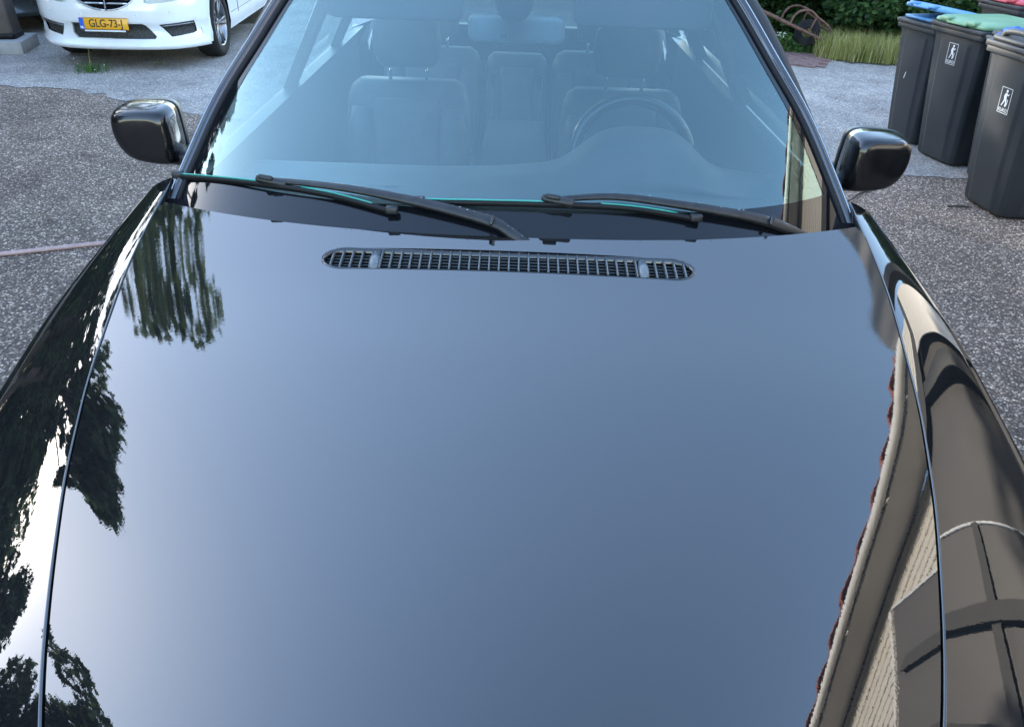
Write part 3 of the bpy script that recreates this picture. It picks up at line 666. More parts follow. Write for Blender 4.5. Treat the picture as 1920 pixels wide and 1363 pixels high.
# door mirrors
def door_mirror(sg, cx, cz):
    r_ = C(empty('door_mirror')); r_.matrix_basis = Matrix.Translation((sg*cx, 2.12, cz)) @ Matrix.Rotation(R(-sg*6), 4, 'Z') @ Matrix.Diagonal((.90, 1.2, .91, 1))
    rings = []
    # outline facing forward, wide top, bottom corner cut away outward
    base = [(-.088, .070), (-.055, .086), (.03, .084), (.080, .072), (.098, .045), (.098, -.005), (.080, -.050), (.045, -.078), (-.02, -.090), (-.085, -.088), (-.098, -.06), (-.096, .03)]
    P = []
    for i in range(len(base)):
        p0, p1, p2, p3 = [Vector((*base[(i+k) % len(base)], 0)) for k in (-1, 0, 1, 2)]
        for j in range(4):
            t = j/4; P.append(.5*((2*p1)+(-p0+p2)*t+(2*p0-5*p1+4*p2-p3)*t*t+(-p0+3*p1-3*p2+p3)*t**3))
    for y, k in ((-.058, .08), (-.0575, .60), (-.055, .80), (-.049, .88), (-.040, .925), (-.022, .965), (.004, .99), (.03, 1.0)):
        rings.append([(sg*p_.x*k, y+.012*(p_.x*k/.1)+.10*max(0, abs(p_.y*k))**2*0, p_.y*k) for p_ in P])
    h_ = loft('mirror_shell', rings, M['cap'], r_)
    rings = [[(sg*p_.x*k, y, p_.y*k) for p_ in P] for y, k in ((.030, .985), (.034, 1.0), (.052, .985), (.056, .94))]
    loft('mirror_bezel', rings, M['satin'], r_)
    obj('mirror_glass', [(sg*p_.x*.9, .057, p_.y*.9) for p_ in P], [tuple(range(len(P)))], M['mirror'], r_)
    loft('mirror_arm', [[(sg*(-.045), a*1.4-.0, -.070+b) for a, b in rr(.055, .044, .014)], [(sg*(-.11), a*1.4, -.075+b) for a, b in rr(.055, .046, .014)], [(sg*(-.19), a*1.6+.02, -.078+b) for a, b in rr(.06, .05, .014)]], M['satin'], r_)
door_mirror(-1, 1.038, 1.166); door_mirror(1, 1.030, 1.160)
# ---- pieces whose world coordinates were given directly under the car empty
for o in CAR.children:
    o.matrix_parent_inverse = Matrix.Translation((0, -.05, 0))

# ------------------------------------------------------------------ parked saloon builder (local: nose at y=0 facing -y)
def saloon(loc, rz, paint, label, plate):
    S = tag(empty('passenger_car', loc, rz), label, 'car')
    def FX(L_, z):       # front fascia
        back = .02*(abs(L_)/.5)**2+.36*(abs(L_)/.92)**4.2
        lip = -.035*math.exp(-((z-.19)/.035)**2); step = .025*math.exp(-((z-.33)/.07)**2)
        chin = .30*max(0, (.17-z))**1*4; up = .035*max(0, (z-.50)/.2)**1.5+.35*max(0, z-.72)**1.6
        rib = -.012*math.exp(-((z-.415)/.02)**2)
        return (L_, back+lip+step+chin+up+rib, z)
    half = .915
    outer = [(-half, .155), (half, .155), (half, .70), (.62, .76), (-.62, .76), (-half, .70)]
    intake = [(-.40, .395), (-.415, .30), (-.37, .255), (.44, .255), (.46, .275), (.37, .38), (.34, .395)]
    fl = [(-.80, .405), (-.50, .375), (-.545, .27), (-.76, .295)]; frr = [(.50, .385), (.81, .405), (.815, .30), (.78, .285), (.60, .27)]
    gr = [(-.02, .515)]+[(.36*math.sin(a), .78-.265*math.cos(a)**.8) for a in np.linspace(.15, 1.35, 8)]+[(.37, .755), (-.37, .755)]+[(-.36*math.sin(a), .78-.265*math.cos(a)**.8) for a in np.linspace(1.35, .15, 8)]
    hr = [(.40, .585), (.46, .575), (.74, .60), (.80, .63), (.80, .74), (.42, .74), (.40, .70)]; hl = [(-a, b) for a, b in hr][::-1]
    holes = [intake, fl, frr, gr, hr, hl]
    surf('front_bumper', FX, outer, holes, .035, paint, S, wall=(0, 0, 0), hole_wall=(0, .05, 0))
    def back_panel(nm, poly, m, d):
        P = dense(poly, .08); o = surf(nm, lambda a, b: tuple(Vector(FX(a, b))+Vector((0, d, 0))), poly, [], .05, m, S, wall=(0, .01, 0)); return o
    back_panel('air_intake', intake, M['mesh'], .035)
    back_panel('fog_intake', fl, M['mesh'], .03); back_panel('fog_intake', frr, M['mesh'], .03)
    for sg, x0, x1, z0, z1 in ((-1, -.79, -.52, .385, .36), (1, .52, .80, .37, .385)):
        tube('chrome_strip', [Vector(FX(x, z0+(z1-z0)*(x-x0)/(x1-x0)))+Vector((0, .004, 0)) for x in np.linspace(x0, x1, 7)], .009, M['rimlip'], S, 6)
    back_panel('grille_back', gr, M['dark'], .05)
    for z in (.575, .615, .66, .705):
        hwz = .35*math.sqrt(max(0, 1-((.78-z)/.27)**2))
        for sg in (-1, 1): tube('grille_slat', [Vector(FX(sg*x, z-.0))+Vector((0, .012, 0)) for x in np.linspace(.012, hwz, 6)], .0085, M['chrome'], S, 6)
    tube('grille_bar', [Vector(FX(0, z))+Vector((0, .004, 0)) for z in (.53, .62, .74)], .009, M['chrome'], S, 6)
    tube('grille_trim', [Vector(FX(a, b))+Vector((0, -.002, 0)) for a, b in gr[:-1] if True][:9], .007, M['chrome'], S, 6)
    tube('grille_trim', [Vector(FX(-a, b))+Vector((0, -.002, 0)) for a, b in gr[:9]], .007, M['chrome'], S, 6)
    for poly, sg in ((hr, 1), (hl, -1)):
        h_ = empty('headlight'); h_.parent = S
        o = surf('housing', lambda a, b: tuple(Vector(FX(a, b))+Vector((0, .048, 0))), poly, [], .06, M['gutter'], h_, wall=(0, .01, 0))
        o = surf('lens', lambda a, b: tuple(Vector(FX(a, b))+Vector((0, .003, 0))), poly, [], .05, M['lens'], h_, wall=(0, .002, 0))
        for x, z, r in ((.50, .655, .045), (.60, .665, .05), (.71, .68, .05)):
            q = FX(sg*x, z); lathe('lamp', [(r, -.0), (r*.8, .012), (r*.3, .03), (.001, .03)], M['chrome'], h_, 20).matrix_basis = Matrix.Translation((q[0], q[1]+.038, q[2])) @ Matrix.Rotation(R(90), 4, 'Z')
    # sensors
    for x, z in ((-.62, .50), (-.28, .475), (.30, .475), (.62, .50)):
        q = FX(x, z); lathe('parking_sensor', [(.012, 0), (.010, -.003), (.001, -.0035)], paint, S, 14).matrix_basis = Matrix.Translation(q) @ Matrix.Rotation(R(90), 4, 'Z')
    # number plate
    if plate:
        P_ = empty('number_plate'); P_.parent = S; P_.location = (-.03, -.045, .40); P_.rotation_euler = (R(-4), 0, 0)
        box('plate_board', (.50, .008, .108), M['plate'], P_, bv=.004); box('country_band', (.045, .003, .104), M['plblue'], P_, (-.2265, -.0062, 0))
        def txt(nm, s, size, loc, m, sx=1):
            cu = bpy.data.curves.new(nm, 'FONT'); cu.body = s; cu.size = size; cu.align_x = 'CENTER'; cu.align_y = 'CENTER'; cu.extrude = .0006; cu.offset = .0012
            o = link(bpy.data.objects.new(nm, cu), P_); cu.materials.append(m); o.location = loc; o.rotation_euler = (R(90), 0, 0); o.scale = (sx, 1, 1)
        txt('plate_text', 'GLG-73-J', .098, (.022, -.0056, 0), M['ink'], .93); txt('country_code', 'NL', .028, (-.227, -.0085, -.034), M['whiteink'])
        for z in (.0535, -.0535): box('plate_border', (.45, .002, .0025), M['ink'], P_, (.024, -.005, z*.95))
        box('plate_holder', (.42, .012, .014), M['whiteink'], P_, (.0, 0, -.064), bv=.002)
    # sides with wheel arches
    for sg in (-1, 1):
        def SX(y, z):
            b = min(.918, .874+.045*(y-.34)/.1)-.02*((z-.55)/.4)**2*min(1, max(0, (y-.4)*2))-.035*max(0, (.55-y))/.3-.05*max(0, (y-4.4))**2+.012*math.exp(-((z-.27)/.05)**2); return (sg*b, y, z)
        arch = lambda cy, r0: [(cy+r0*math.cos(a), .34+r0*math.sin(a)) for a in np.linspace(math.pi, 0, 15) if .34+r0*math.sin(a) > .17]
        o_ = [(.34, .17)]+[(.87-.375, .17)]+arch(.87, .375)+[(.87+.375, .17)]+[(3.90-.375, .17)]+arch(3.90, .375)+[(3.90+.375, .17), (4.95, .30), (5.0, .85), (3.5, .93), (1.2, .88), (.34, .70)]
        surf('body_side', SX, o_, [], .09, paint, S, wall=(-sg*.05, 0, 0), flip=(sg < 0))
        for yy in (1.62, 2.75): tube('door_gap', [Vector(SX(yy, z))+Vector((sg*.0005, 0, 0)) for z in (.30, .5, .7, .86)], .003, M['dark'], S, 5)
        tube('sill_line', [Vector(SX(y, .335))+Vector((sg*.0005, 0, 0)) for y in np.linspace(1.3, 3.4, 12)], .0035, M['dark'], S, 5)
        for cy in (.87, 3.90):
            wheel(S, sg*.79, cy, .34, .25, sg, M['rim'], 5, 0).location.z = .29
    body = [(-.9, .45, .2), (.9, .45, .2)]
    # hood, cabin, boot
    ringsU = []
    for y, z, hw_ in ((.10, .74, .60), (.25, .80, .80), (.6, .86, .88), (1.3, .95, .90), (1.4, .96, .90)): ringsU.append([(t*hw_, y+.18*abs(t)**3*(y < .5), z-.06*t*t-.08*abs(t)**6) for t in np.linspace(-1, 1, 15)])
    loft('bonnet', ringsU, paint, S, closed=False, caps=False)
    loft('cabin', [[(t*k, y, z) for t in np.linspace(-1, 1, 9)] for y, z, k in ((1.4, .95, .88), (2.2, 1.38, .66), (2.5, 1.44, .62), (3.3, 1.43, .62), (4.2, 1.02, .82))], M['frit'], S, closed=False, caps=False)
    loft('roof', [[(t*k, y, z) for t in np.linspace(-1, 1, 9)] for y, z, k in ((2.2, 1.385, .655), (2.5, 1.45, .625), (3.3, 1.44, .625), (3.5, 1.38, .64))], paint, S, closed=False, caps=False)
    for sg in (-1, 1): obj('side_glass', [(sg*.90, 1.5, .93), (sg*.90, 4.2, .96), (sg*.63, 3.4, 1.42), (sg*.65, 2.2, 1.38)], [(0, 1, 2, 3)], M['frit'], S)
    loft('boot_lid', [[(t*k, y, z) for t in np.linspace(-1, 1, 9)] for y, z, k in ((4.2, 1.0, .86), (4.9, .98, .84), (5.02, .90, .84), (5.05, .3, .84))], paint, S, closed=False, caps=False)
    obj('underbody', [(-.62, .35, .16), (.62, .35, .16), (.62, 4.9, .2), (-.62, 4.9, .2)], [(3, 2, 1, 0)], M['dark'], S)
    box('inner_arch', (1.2, 4.2, .45), M['dark'], S, (0, 2.6, .45))
    S.scale = (.92, 1, 1.0)
    return S
saloon((-4.04, 7.95, .05), R(4), M['white'], 'white saloon with orange GLG-73-J number plate, parked at the far left', True)
saloon((-6.55, 9.35, .05), R(2), M['dkcar'], 'dark parked car half hidden behind the brown post and the white saloon', False)

# ------------------------------------------------------------------ wheelie bins
def bin_(loc, ang, sx, sy, hz, lid, label, emblem=None, ajar=0, lidstyle=0):
    B = tag(empty('wheelie_bin', loc, ang), label, 'wheelie bin', 'wheelie bins at the right')
    # body outline with flutes, local front is -y
    def sect(w_, d_, fl):
        a, b = w_/2, d_/2; f = fl
        return [(-a+.03, -b+.004), (-a*.62, -b), (-a*.52, -b-f), (a*.52, -b-f), (a*.62, -b), (a-.03, -b+.004), (a-.008, -b+.03), (a, -b+.06), (a, -b*.35), (a+f, -b*.25), (a+f, b*.3), (a, b*.42), (a, b-.04), (a-.03, b),
                (-a+.03, b), (-a, b-.04), (-a, b*.42), (-a-f, b*.3), (-a-f, -b*.25), (-a, -b*.35), (-a, -b+.06), (-a+.008, -b+.03)]
    rings = []
    for z, w_, d_, yo, fl in ((0.012, .41, .40, .02, .004), (.03, .425, .42, .02, .012), (.30, .455, .47, -.0, .016), (.60, .49, .52, -.02, .016), (.86, .52, .565, -.035, .014), (.905, .525, .575, -.04, .0), (.93, .53, .58, -.04, 0)):
        rings.append([(x*sx, (y+yo)*sy, z*hz) for x, y in sect(w_, d_, fl)])
    bd = loft('body', rings, M['bin'], B); bevel(bd, .006, 2, 25)
    def rim(nm, z0, z1, w_, d_, m=M['bin']):
        o = loft(nm, [[(x*sx, (y-.045)*sy, z*hz) for x, y in rr(w_*k, d_*k, .035)] for z, k in ((z0, .985), (z0+.004, 1), (z1-.004, 1), (z1, .985))], m, B, smooth=False); return bevel(o, .003, 1, 40)
    rim('lower_rim', .918, .955, .555, .625); rim('upper_rim', .9555, .985, .575, .65)
    for x in (-.17, 0, .17): 
        o = obj('rim_bracket', [((x-.035)*sx, -.33*sy, .92*hz), ((x+.035)*sx, -.33*sy, .92*hz), (x*sx, -.315*sy, .87*hz)], [(0, 1, 2)], M['bin'], B)
    lr = empty('lid'); lr.parent = B; lr.matrix_basis = Matrix.Translation((0, .27*sy, .987*hz)) @ Matrix.Rotation(R(-ajar), 4, 'X')
    rings = []
    for z, k, dy in ((0, .985, 0), (.012, 1.0, 0), (.026, .985, 0), (.030, .93, 0), (.040, .88, 0), (.046, .74, .01), (.048, .3, .02)):
        rings.append([(x*k*sx, (-.315+y*k+dy)*sy, z) for x, y in rr(.545, .625, .06)])
    loft('lid_shell', rings, lid, lr)
    if lidstyle == 0:
        for x in (-.13, .13): box('lid_handle', (.09*sx, .09, .028), lid, lr, (x*sx, -.60*sy, .028), bv=.008)
        box('lid_lip', (.20*sx, .03, .014), lid, lr, (0, -.635*sy, .012), bv=.004)
    elif lidstyle == 1:
        tube('lid_grip', smoothpts([(-.17*sx, -.60*sy, .01), (-.15*sx, -.60*sy, .055), (0, -.605*sy, .07), (.15*sx, -.60*sy, .055), (.17*sx, -.60*sy, .01)], 4), .018, lid, lr, 8)
    tube('hinge_bar', [(-.24*sx, .29*sy, .975*hz), (.24*sx, .29*sy, .975*hz)], .016, M['bin'], B, 8)
    for sg in (-1, 1):
        o = lathe('bin_wheel', [(.02, .02), (.095, .02), (.10, .01), (.10, -.01), (.095, -.02), (.02, -.02)], M['tyre'], B, 20); o.location = (sg*.235*sx, .20*sy, .10)
    if emblem:
        x0, z0, sc_ = emblem
        E_ = empty('emblem'); E_.parent = B
        yb = lambda z: (-(.235+(z/hz)*(.36-.235)*.80)-.0)*sy
        def ypos(z):
            zs_ = [.03, .30, .60, .86]; fr = [.02-.21-.012, 0-.235-.016, -.02-.26-.016, -.035-.2825-.014]
            return float(np.interp(z/hz, zs_, fr))*sy-.002
        slope = math.atan((ypos(z0+.1)-ypos(z0-.1))/.2)
        E_.matrix_basis = Matrix.Translation((x0, ypos(z0)-.001, z0)) @ Matrix.Rotation(-slope if False else slope*-1*-1*-1*-1, 4, 'X')
        E_.matrix_basis = Matrix.Translation((x0, ypos(z0)-.001, z0)) @ Matrix.Rotation(-slope, 4, 'X')
        wq, hq = .092*sc_, .145*sc_
        def flat(nm, P):
            obj(nm, [(a*sc_, -.0005, b*sc_) for a, b in P], [tuple(range(len(P)))], M['whiteink'], E_)
        t = .0028
        for nm, cx, cz, ww, hh in (('emblem_border', 0, hq/2, wq, t), ('emblem_border', 0, -hq/2, wq, t), ('emblem_border', -wq/2, 0, t, hq), ('emblem_border', wq/2, 0, t, hq)):
            box(nm, (ww, .0012, hh), M['whiteink'], E_, (cx, 0, cz))
        flat('emblem_head', [(.004+.009*math.cos(a), .055+.009*math.sin(a)) for a in np.linspace(0, 2*math.pi, 13)[:-1]])
        flat('emblem_figure', [(-.006, .045), (.006, .044), (.019, .036), (.026, .044), (.029, .041), (.020, .028), (.008, .033), (.010, .015), (.016, -.012), (.013, -.034), (.006, -.034), (.007, -.012), (0, .002), (-.008, -.015), (-.020, -.034), (-.026, -.031), (-.015, -.010), (-.010, .006), (-.016, .025)])
        flat('emblem_bag', [(.020, .012), (.026, .008), (.024, -.02), (.015, -.034), (.012, -.034), (.018, -.015)])
        cu = bpy.data.curves.new('emblem_text', 'FONT'); cu.body = 'KLIKO'; cu.size = .029*sc_; cu.align_x = 'CENTER'; cu.align_y = 'CENTER'; cu.offset = .0006; cu.materials.append(M['whiteink'])
        o = link(bpy.data.objects.new('emblem_text', cu), E_); o.location = (0, -.001, -.055*sc_); o.rotation_euler = (R(90), 0, 0); o.scale = (.95, 1, 1)
    return B
bA = bin_((3.475, 6.54, 0), R(-76), .85, .92, .955, M['lidblue'], 'dark wheelie bin with pale blue lid standing ajar, leftmost of the row', None, 9)
o = box('lid_inner', (.42, .52, .022), M['lidblue'], bA, (0, -.03, .957), bv=.006)
box('scratch_mark', (.006, .002, .05), M['whiteink'], bA, (-.03, -.272, .53), (0, R(8), 0))
bB = bin_((3.545, 6.02, 0), R(-76.5), 1.0, 1.0, 1.01, M['lidgreen'], 'dark wheelie bin with green lid and white bag-thrower emblem', (0.0, .80, 1.0))
bC = bin_((3.66, 5.47, 0), R(-80), .88, 1.0, 1.0, M['bin'], 'dark wheelie bin with blue plastic bag hanging over its rim', None, 0, 0)
bD = bin_((3.385, 4.93, 0), R(-84), 1.0, 1.0, 1.05, M['bin'], 'nearest dark wheelie bin, with dark lid and white emblem at the right edge', (0.02, .72, 1.05), 0, 1)
bE = bin_((4.55, 7.30, 0), R(-80), 1.0, 1.0, 1.03, M['lidred'], 'wheelie bin with red lid standing behind the others')
def bag(name, loc, s, m, label, rot=0):
    V = []; F = []; n, k = 14, 9
    for i in range(k+1):
        ph = math.pi*i/k
        for j in range(n):
            a = 2*math.pi*j/n; r = math.sin(ph)*(1+.18*math.sin(3*a+i)+.1*math.sin(7*a-2*i)); V.append((s[0]*r*math.cos(a), s[1]*r*math.sin(a), s[2]*math.cos(ph)*(1+.1*math.sin(2*a))))
    for i in range(k):
        for j in range(n): a = i*n+j; b = i*n+(j+1) % n; F.append((a, b, b+n, a+n))
    return tag(obj(name, V, F, m, None, False, loc=loc, rot=(0, 0, rot)), label, 'plastic bag')
bag('plastic_bag', (3.37, 5.52, 1.0), (.10, .10, .055), M['bag'], 'bright blue plastic bag bulging out of a dark wheelie bin')
bag('plastic_bag', (3.55, 5.42, 1.06), (.12, .13, .035), M['bagp'], 'violet plastic bag lying on the dark bin beside the blue bag')

# ------------------------------------------------------------------ small yard things
hp = smoothpts([(-4.8, 3.35, .012), (-3.6, 3.50, .012), (-2.9, 3.60, .012), (-2.2, 3.86, .012), (-1.6, 4.05, .012), (-1.1, 4.0, .012)], 8)
tag(tube('garden_hose', hp, .013, M['hose'], None, 8), 'pale pink hose lying on the tarmac left of the black car', 'hose')
tag(tube('dead_twig', smoothpts([(2.22, 4.86, .012), (2.32, 4.93, .018), (2.44, 5.08, .012), (2.56, 5.17, .01)], 4), [.006]*13, M['twig'], None, 6), 'thin dark twig on the tarmac behind the right door mirror', 'twig')
tag(tube('dead_twig', [(2.98, 4.90, .01), (3.06, 4.90, .014), (3.14, 4.89, .01)], [.007, .008, .004], M['twig'], None, 6), 'short dark stick lying at the foot of the nearest wheelie bin', 'twig')
# post on a concrete block
po = tag(empty('post_on_block', (-5.70, 8.75, 0), R(12)), 'brown upright post standing on a pale concrete block', 'post')
box('concrete_block', (.62, .55, .13), M['conc'], po, (.0, -.02, .065), bv=.01)
loft('post', [[(a*k, b*k, z) for a, b in rr(.42, .30, .04)] for z, k in ((.16, 1), (.9, .93), (2.6, .8))], M['post'], po)
loft('rubber_foot', [[(a*k, b*k, z) for a, b in rr(.44, .32, .04)] for z, k in ((.131, 1), (.17, 1), (.19, .97))], M['rubber'], po)
# paved strip under the bushes at right
pv = tag(empty('clay_paving', (3.3, 10.0, 0), R(-28)), 'reddish clay pavers at the foot of the bush, right of the windscreen', 'paving')
pm = None
for i in range(5):
    for j in range(9):
        o = box('paver', (.195, .095, .03), M['brick'], pv, (-.4+i*.2, -.42+j*.1, .012)) if pm is None else link(bpy.data.objects.new('paver', pm), pv)
        pm = o.data; o.location = (-.4+i*.2+.1*(j % 2), -.42+j*.1, .008+random.uniform(-.003, .003)); o.rotation_euler = (random.uniform(-.02, .02), random.uniform(-.02, .02), random.uniform(-.02, .02))
# rusty tube frame
rf = tag(empty('rusty_frame', (0, 0, 0)), 'rusty bent tube frame lying tilted against the bushes', 'scrap frame')
def RT(nm, pts, r): tube(nm, smoothpts(pts, 5), r, M['rust'], rf, 8)
for dy in (0, .38):
    RT('side_rail', [(3.06, 10.1+dy, .475), (3.5, 10.1+dy, .315), (3.93, 10.1+dy, .155)], .019)
    RT('hoop', [(3.37, 10.1+dy, .36), (3.39, 10.1+dy, .44), (3.46, 10.1+dy, .515), (3.59, 10.1+dy, .525), (3.70, 10.1+dy, .45), (3.82, 10.1+dy, .38), (3.885, 10.1+dy, .32), (3.90, 10.1+dy, .25), (3.80, 10.1+dy, .19)], .014)
    RT('strut', [(3.68, 10.1+dy, .455), (3.65, 10.1+dy, .36), (3.62, 10.1+dy, .27)], .011)
for x, z in ((3.09, .465), (3.5, .315), (3.59, .525), (3.88, .30)): RT('cross_bar', [(x, 10.1, z), (x, 10.3, z+.005), (x, 10.48, z)], .012)
o = lathe('flat_wheel', [(.06, .03), (.13, .035), (.16, .02), (.16, -.02), (.13, -.035), (.06, -.03)], M['tyre'], rf, 24); o.location = (3.66, 10.25, .25); o.rotation_euler = (0, R(15), R(70))

# ------------------------------------------------------------------ foliage
def leaves(centres, radii, n, size, m, name, parent=None, kind=None, flat=.0, aspect=.55):
    centres = np.array(centres, float); radii = np.array(radii, float); wts = radii**2; wts /= wts.sum()
    idx = rng.choice(len(centres), n, p=wts); d = rng.normal(size=(n, 3)); d /= np.linalg.norm(d, axis=1)[:, None]
    rad = rng.uniform(.35, 1, n)**.5; pos = centres[idx]+d*(rad*radii[idx])[:, None]*np.array([1, 1, .8])
    a = rng.normal(size=(n, 3)); a[:, 2] *= .6; a /= np.linalg.norm(a, axis=1)[:, None]
    b = rng.normal(size=(n, 3)); b -= (b*a).sum(1)[:, None]*a; b /= np.linalg.norm(b, axis=1)[:, None]
    s = (size*rng.uniform(.6, 1.35, n))[:, None]
    V = np.stack([pos-a*s, pos-b*s*aspect, pos+a*s, pos+b*s*aspect], 1).reshape(-1, 3); V[:, 2] = np.maximum(V[:, 2], .01)
    F = np.arange(4*n).reshape(-1, 4)
    return big(name, V, F, m, parent, kind)
def tree(name, loc, h, r, nl, label, bare=.35, ls=.075, cat='tree', group=None, m=None):
    random.seed(int(abs(loc[0]*1000)))
    t = tag(empty(name, loc, random.uniform(0, 6)), label, cat, group)
    cx = [(0, 0)]; tube('trunk', smoothpts([(0, 0, 0), (.05*h/6, 0, h*.25), (-.04*h/6, .05, h*.55), (.0, 0, h*.85)], 4), [h*.024*(1-.8*i/12)+.015 for i in range(13)], M['bark'], t, 8)
    cs, rs = [], []
    for i in range(80):
        z = h*(bare+(1-bare)*random.random()**.9); u = (z/h-bare)/(1-bare); env = r*(math.sin(math.pi*min(1, u*.85+.14))**.7)
        a = random.uniform(0, 6.28); q = env*random.uniform(.25, .95); c_ = (q*math.cos(a), q*math.sin(a), min(z, h-.25*r)); cs.append(c_); rs.append(r*random.uniform(.08, .22))
        if i % 4 == 0: tube('branch', [(0, 0, max(h*.25, c_[2]*.72)), (c_[0]*.5, c_[1]*.5, c_[2]*.88), c_], [.03*h/6, .02*h/6, .008], M['bark'], t, 5)
    cs += [(0, 0, h-.12*r), (.1*r, .12*r, h-.3*r)]; rs += [.13*r, .2*r]
    leaves(cs, rs, nl, ls, m or M['leaf'], 'crown', t)
    return t
def dupt(src, loc, rz, s, label):
    r_ = src.copy(); COL.objects.link(r_); r_.location = loc; r_.rotation_euler = (0, 0, rz); r_.scale = (s, s, s); r_['label'] = label
    for ch in list(src.children): c_ = ch.copy(); COL.objects.link(c_); c_.parent = r_
    return r_
GT = 'trees beyond the yard, seen mirrored in the paint'
tB = tree('leafy_tree', (-5.35, 4.7, 0), 5.65, 1.35, 10500, 'leafy tree left of the car, mirrored in the side of the hood', .25, .05, group=GT)
tA = tree('leafy_tree', (-8.2, 13.1, 0), 11.75, 3.2, 12000, 'tall leafy tree far behind the white saloon, mirrored near the windscreen', .2, .10, group=GT)
tC = tree('leafy_tree', (-6.9, 1.1, 0), 5.7, 2.1, 22000, 'leafy tree beside the photographer, mirrored at the lower left corner', .2, .065, group=GT)
dupt(tB, (-7.9, 2.9, 0), 1.3, .86, 'tree just behind the slim one left of the fender')
dupt(tA, (-13, 9.5, 0), 1.0, .62, 'tree in the left hedge row beyond the hose')
dupt(tC, (-10.5, 3.2, 0), 2.0, .85, 'tree in the left row level with the windscreen')
dupt(tC, (-8.0, -2.6, 0), 4.0, 1.15, 'tree in the left row behind the photographer')
dupt(tB, (-9.6, 7.6, 0), 3.0, .8, 'tree in the left row opposite the hose end')
dupt(tA, (-7.0, 18.5, 0), 5.0, .75, 'tree right of the tall one behind the white saloon')
tD = tree('leafy_tree', (-4.7, 3.65, 0), 4.95, .8, 7500, 'slim leafy tree nearest the left fender, mirrored in the windscreen edge', .35, .055, group=GT)
dupt(tA, (-12.4, 15.2, 0), 2.2, .86, 'tree left of the tall one behind the dark parked car')
# hedge masses
def hedge(name, x0, x1, y0, y1, z0, z1, nc, rr_, nl, ls, m, label, n2=0):
    cs = [(random.uniform(x0, x1), random.uniform(y0, y1), random.uniform(z0, z1)) for _ in range(nc)]; rs = [rr_*random.uniform(.6, 1.2) for _ in cs]
    h_ = tag(empty(name, ((x0+x1)/2, (y0+y1)/2, 0)), label, 'bush' if 'bush' in name else 'hedge'); cs = [(a-(x0+x1)/2, b-(y0+y1)/2, c_) for a, b, c_ in cs]
    leaves(cs, rs, nl, ls, m, 'foliage', h_)
    for k in range(8):
        q = cs[k]; tube('stem', [(q[0]*.9, q[1], 0), (q[0], q[1], q[2])], .02, M['bark'], h_, 5)
    return h_
hedge('hedge', -17.5, -15.5, -9, 27, .3, 7.8, 500, 1.15, 140000, .15, M['leaf'], 'unseen dark hedge on the left, made tall and long to block the low sun')  # out of view; height and length set to keep low sun off the yard
hedge('hedge', -13, -3.6, 12.3, 13.4, .2, 1.6, 90, .6, 32000, .07, M['leaf'], 'dark hedge behind the white saloon and the dark car')
hedge('bush', 1.9, 4.4, 11.2, 12.1, .1, 1.7, 70, .45, 46000, .042, M['leaf2'], 'dark green leafy bush behind the rusty frame')
hedge('bush', 4.1, 7.8, 10.4, 11.7, .1, 1.8, 90, .5, 60000, .042, M['leaf2'], 'dark green bush behind the tall dry grass and the bins')
hd = hedge('herb_bush', 2.9, 4.0, 10.25, 10.75, .0, .16, 26, .13, 9000, .026, M['herb'], 'low bright green herbs under the rusty frame')
leaves([(3.25-3.45, 10.2-10.5, .23), (3.35-3.45, 10.25-10.5, .22), (3.1-3.45, 10.3-10.5, .27)], [.05, .05, .06], 60, .010, M['flower'], 'white_flowers', hd, aspect=.9)
def blades(n, pf, h, m, name, label, lean_=.3, wd=.004):
    p_ = np.array([pf() for _ in range(n)]); hh = h*rng.uniform(.45, 1.1, n); a = rng.uniform(0, 6.28, n); l = lean_*rng.uniform(.1, 1, n)*hh
    dx, dy = np.cos(a), np.sin(a); px, py = -dy*wd, dx*wd; z0 = np.zeros(n)+.004; V = []
    for t, k in ((0, 1.), (.5, .8), (1, .15)):
        cx = p_[:, 0]+dx*l*t**2; cy = p_[:, 1]+dy*l*t**2; cz = z0+hh*t*(1-.15*t)
        V.append(np.stack([cx-px*k, cy-py*k, cz], 1)); V.append(np.stack([cx+px*k, cy+py*k, cz], 1))
    V = np.stack(V, 1).reshape(-1, 3); b = np.arange(n)[:, None]*6; F = np.concatenate([b+np.array([0, 1, 3, 2]), b+np.array([2, 3, 5, 4])])
    return tag(big(name, V, F, m, kind='stuff'), label, 'grass')
def pfg():
    x = random.uniform(3.75, 6.6); y0 = 9.95-.235*(x-3.8)+random.gauss(0, .04); return (x, y0+random.random()**1.3*1.0)
blades(15000, pfg, .34, M['grass'], 'tall_grass', 'tall dry yellow-green grass along the gravel edge at right', .45, .0035)
def pfh():
    x = random.uniform(2.6, 4.0); return (x, 10.35-.3*(x-2.6)*.6+random.random()*.9)
blades(3500, pfh, .16, M['herb'], 'low_grass', 'short green grass round the foot of the rusty frame', .5, .004)
def tuft(x, y, s, n, label):
    def f(): a = random.uniform(0, 6.28); r_ = abs(random.gauss(0, .06*s)); return (x+r_*1.6*math.cos(a), y+r_*math.sin(a))
    t = blades(n, f, .10*s, M['herb'], 'weed_tuft', label, 1.2, .0035); 
    c_ = [(x+random.gauss(0, .10*s), y+random.gauss(0, .05*s), .07*s) for _ in range(10)]
    return t
tuft(-4.28, 7.86, 1.25, 130, 'small green weed tuft on the gravel in front of the white saloon')
tuft(-3.74, 8.26, .6, 14, 'tiny weed near the front wheel of the white saloon')
tuft(-5.15, 9.3, 1.2, 200, 'weed tuft between the post and the white saloon')
tuft(-3.2, 2.3, .35, 20, 'tiny weed growing in the tarmac left of the hood')
f_ = leaves([(-4.28, 7.86, .07)], [.16], 16, .006, M['flower'], 'seed_heads', aspect=.9); tag(f_, 'tiny white seed heads over the weed tuft on the gravel', 'flowers', kind='stuff')
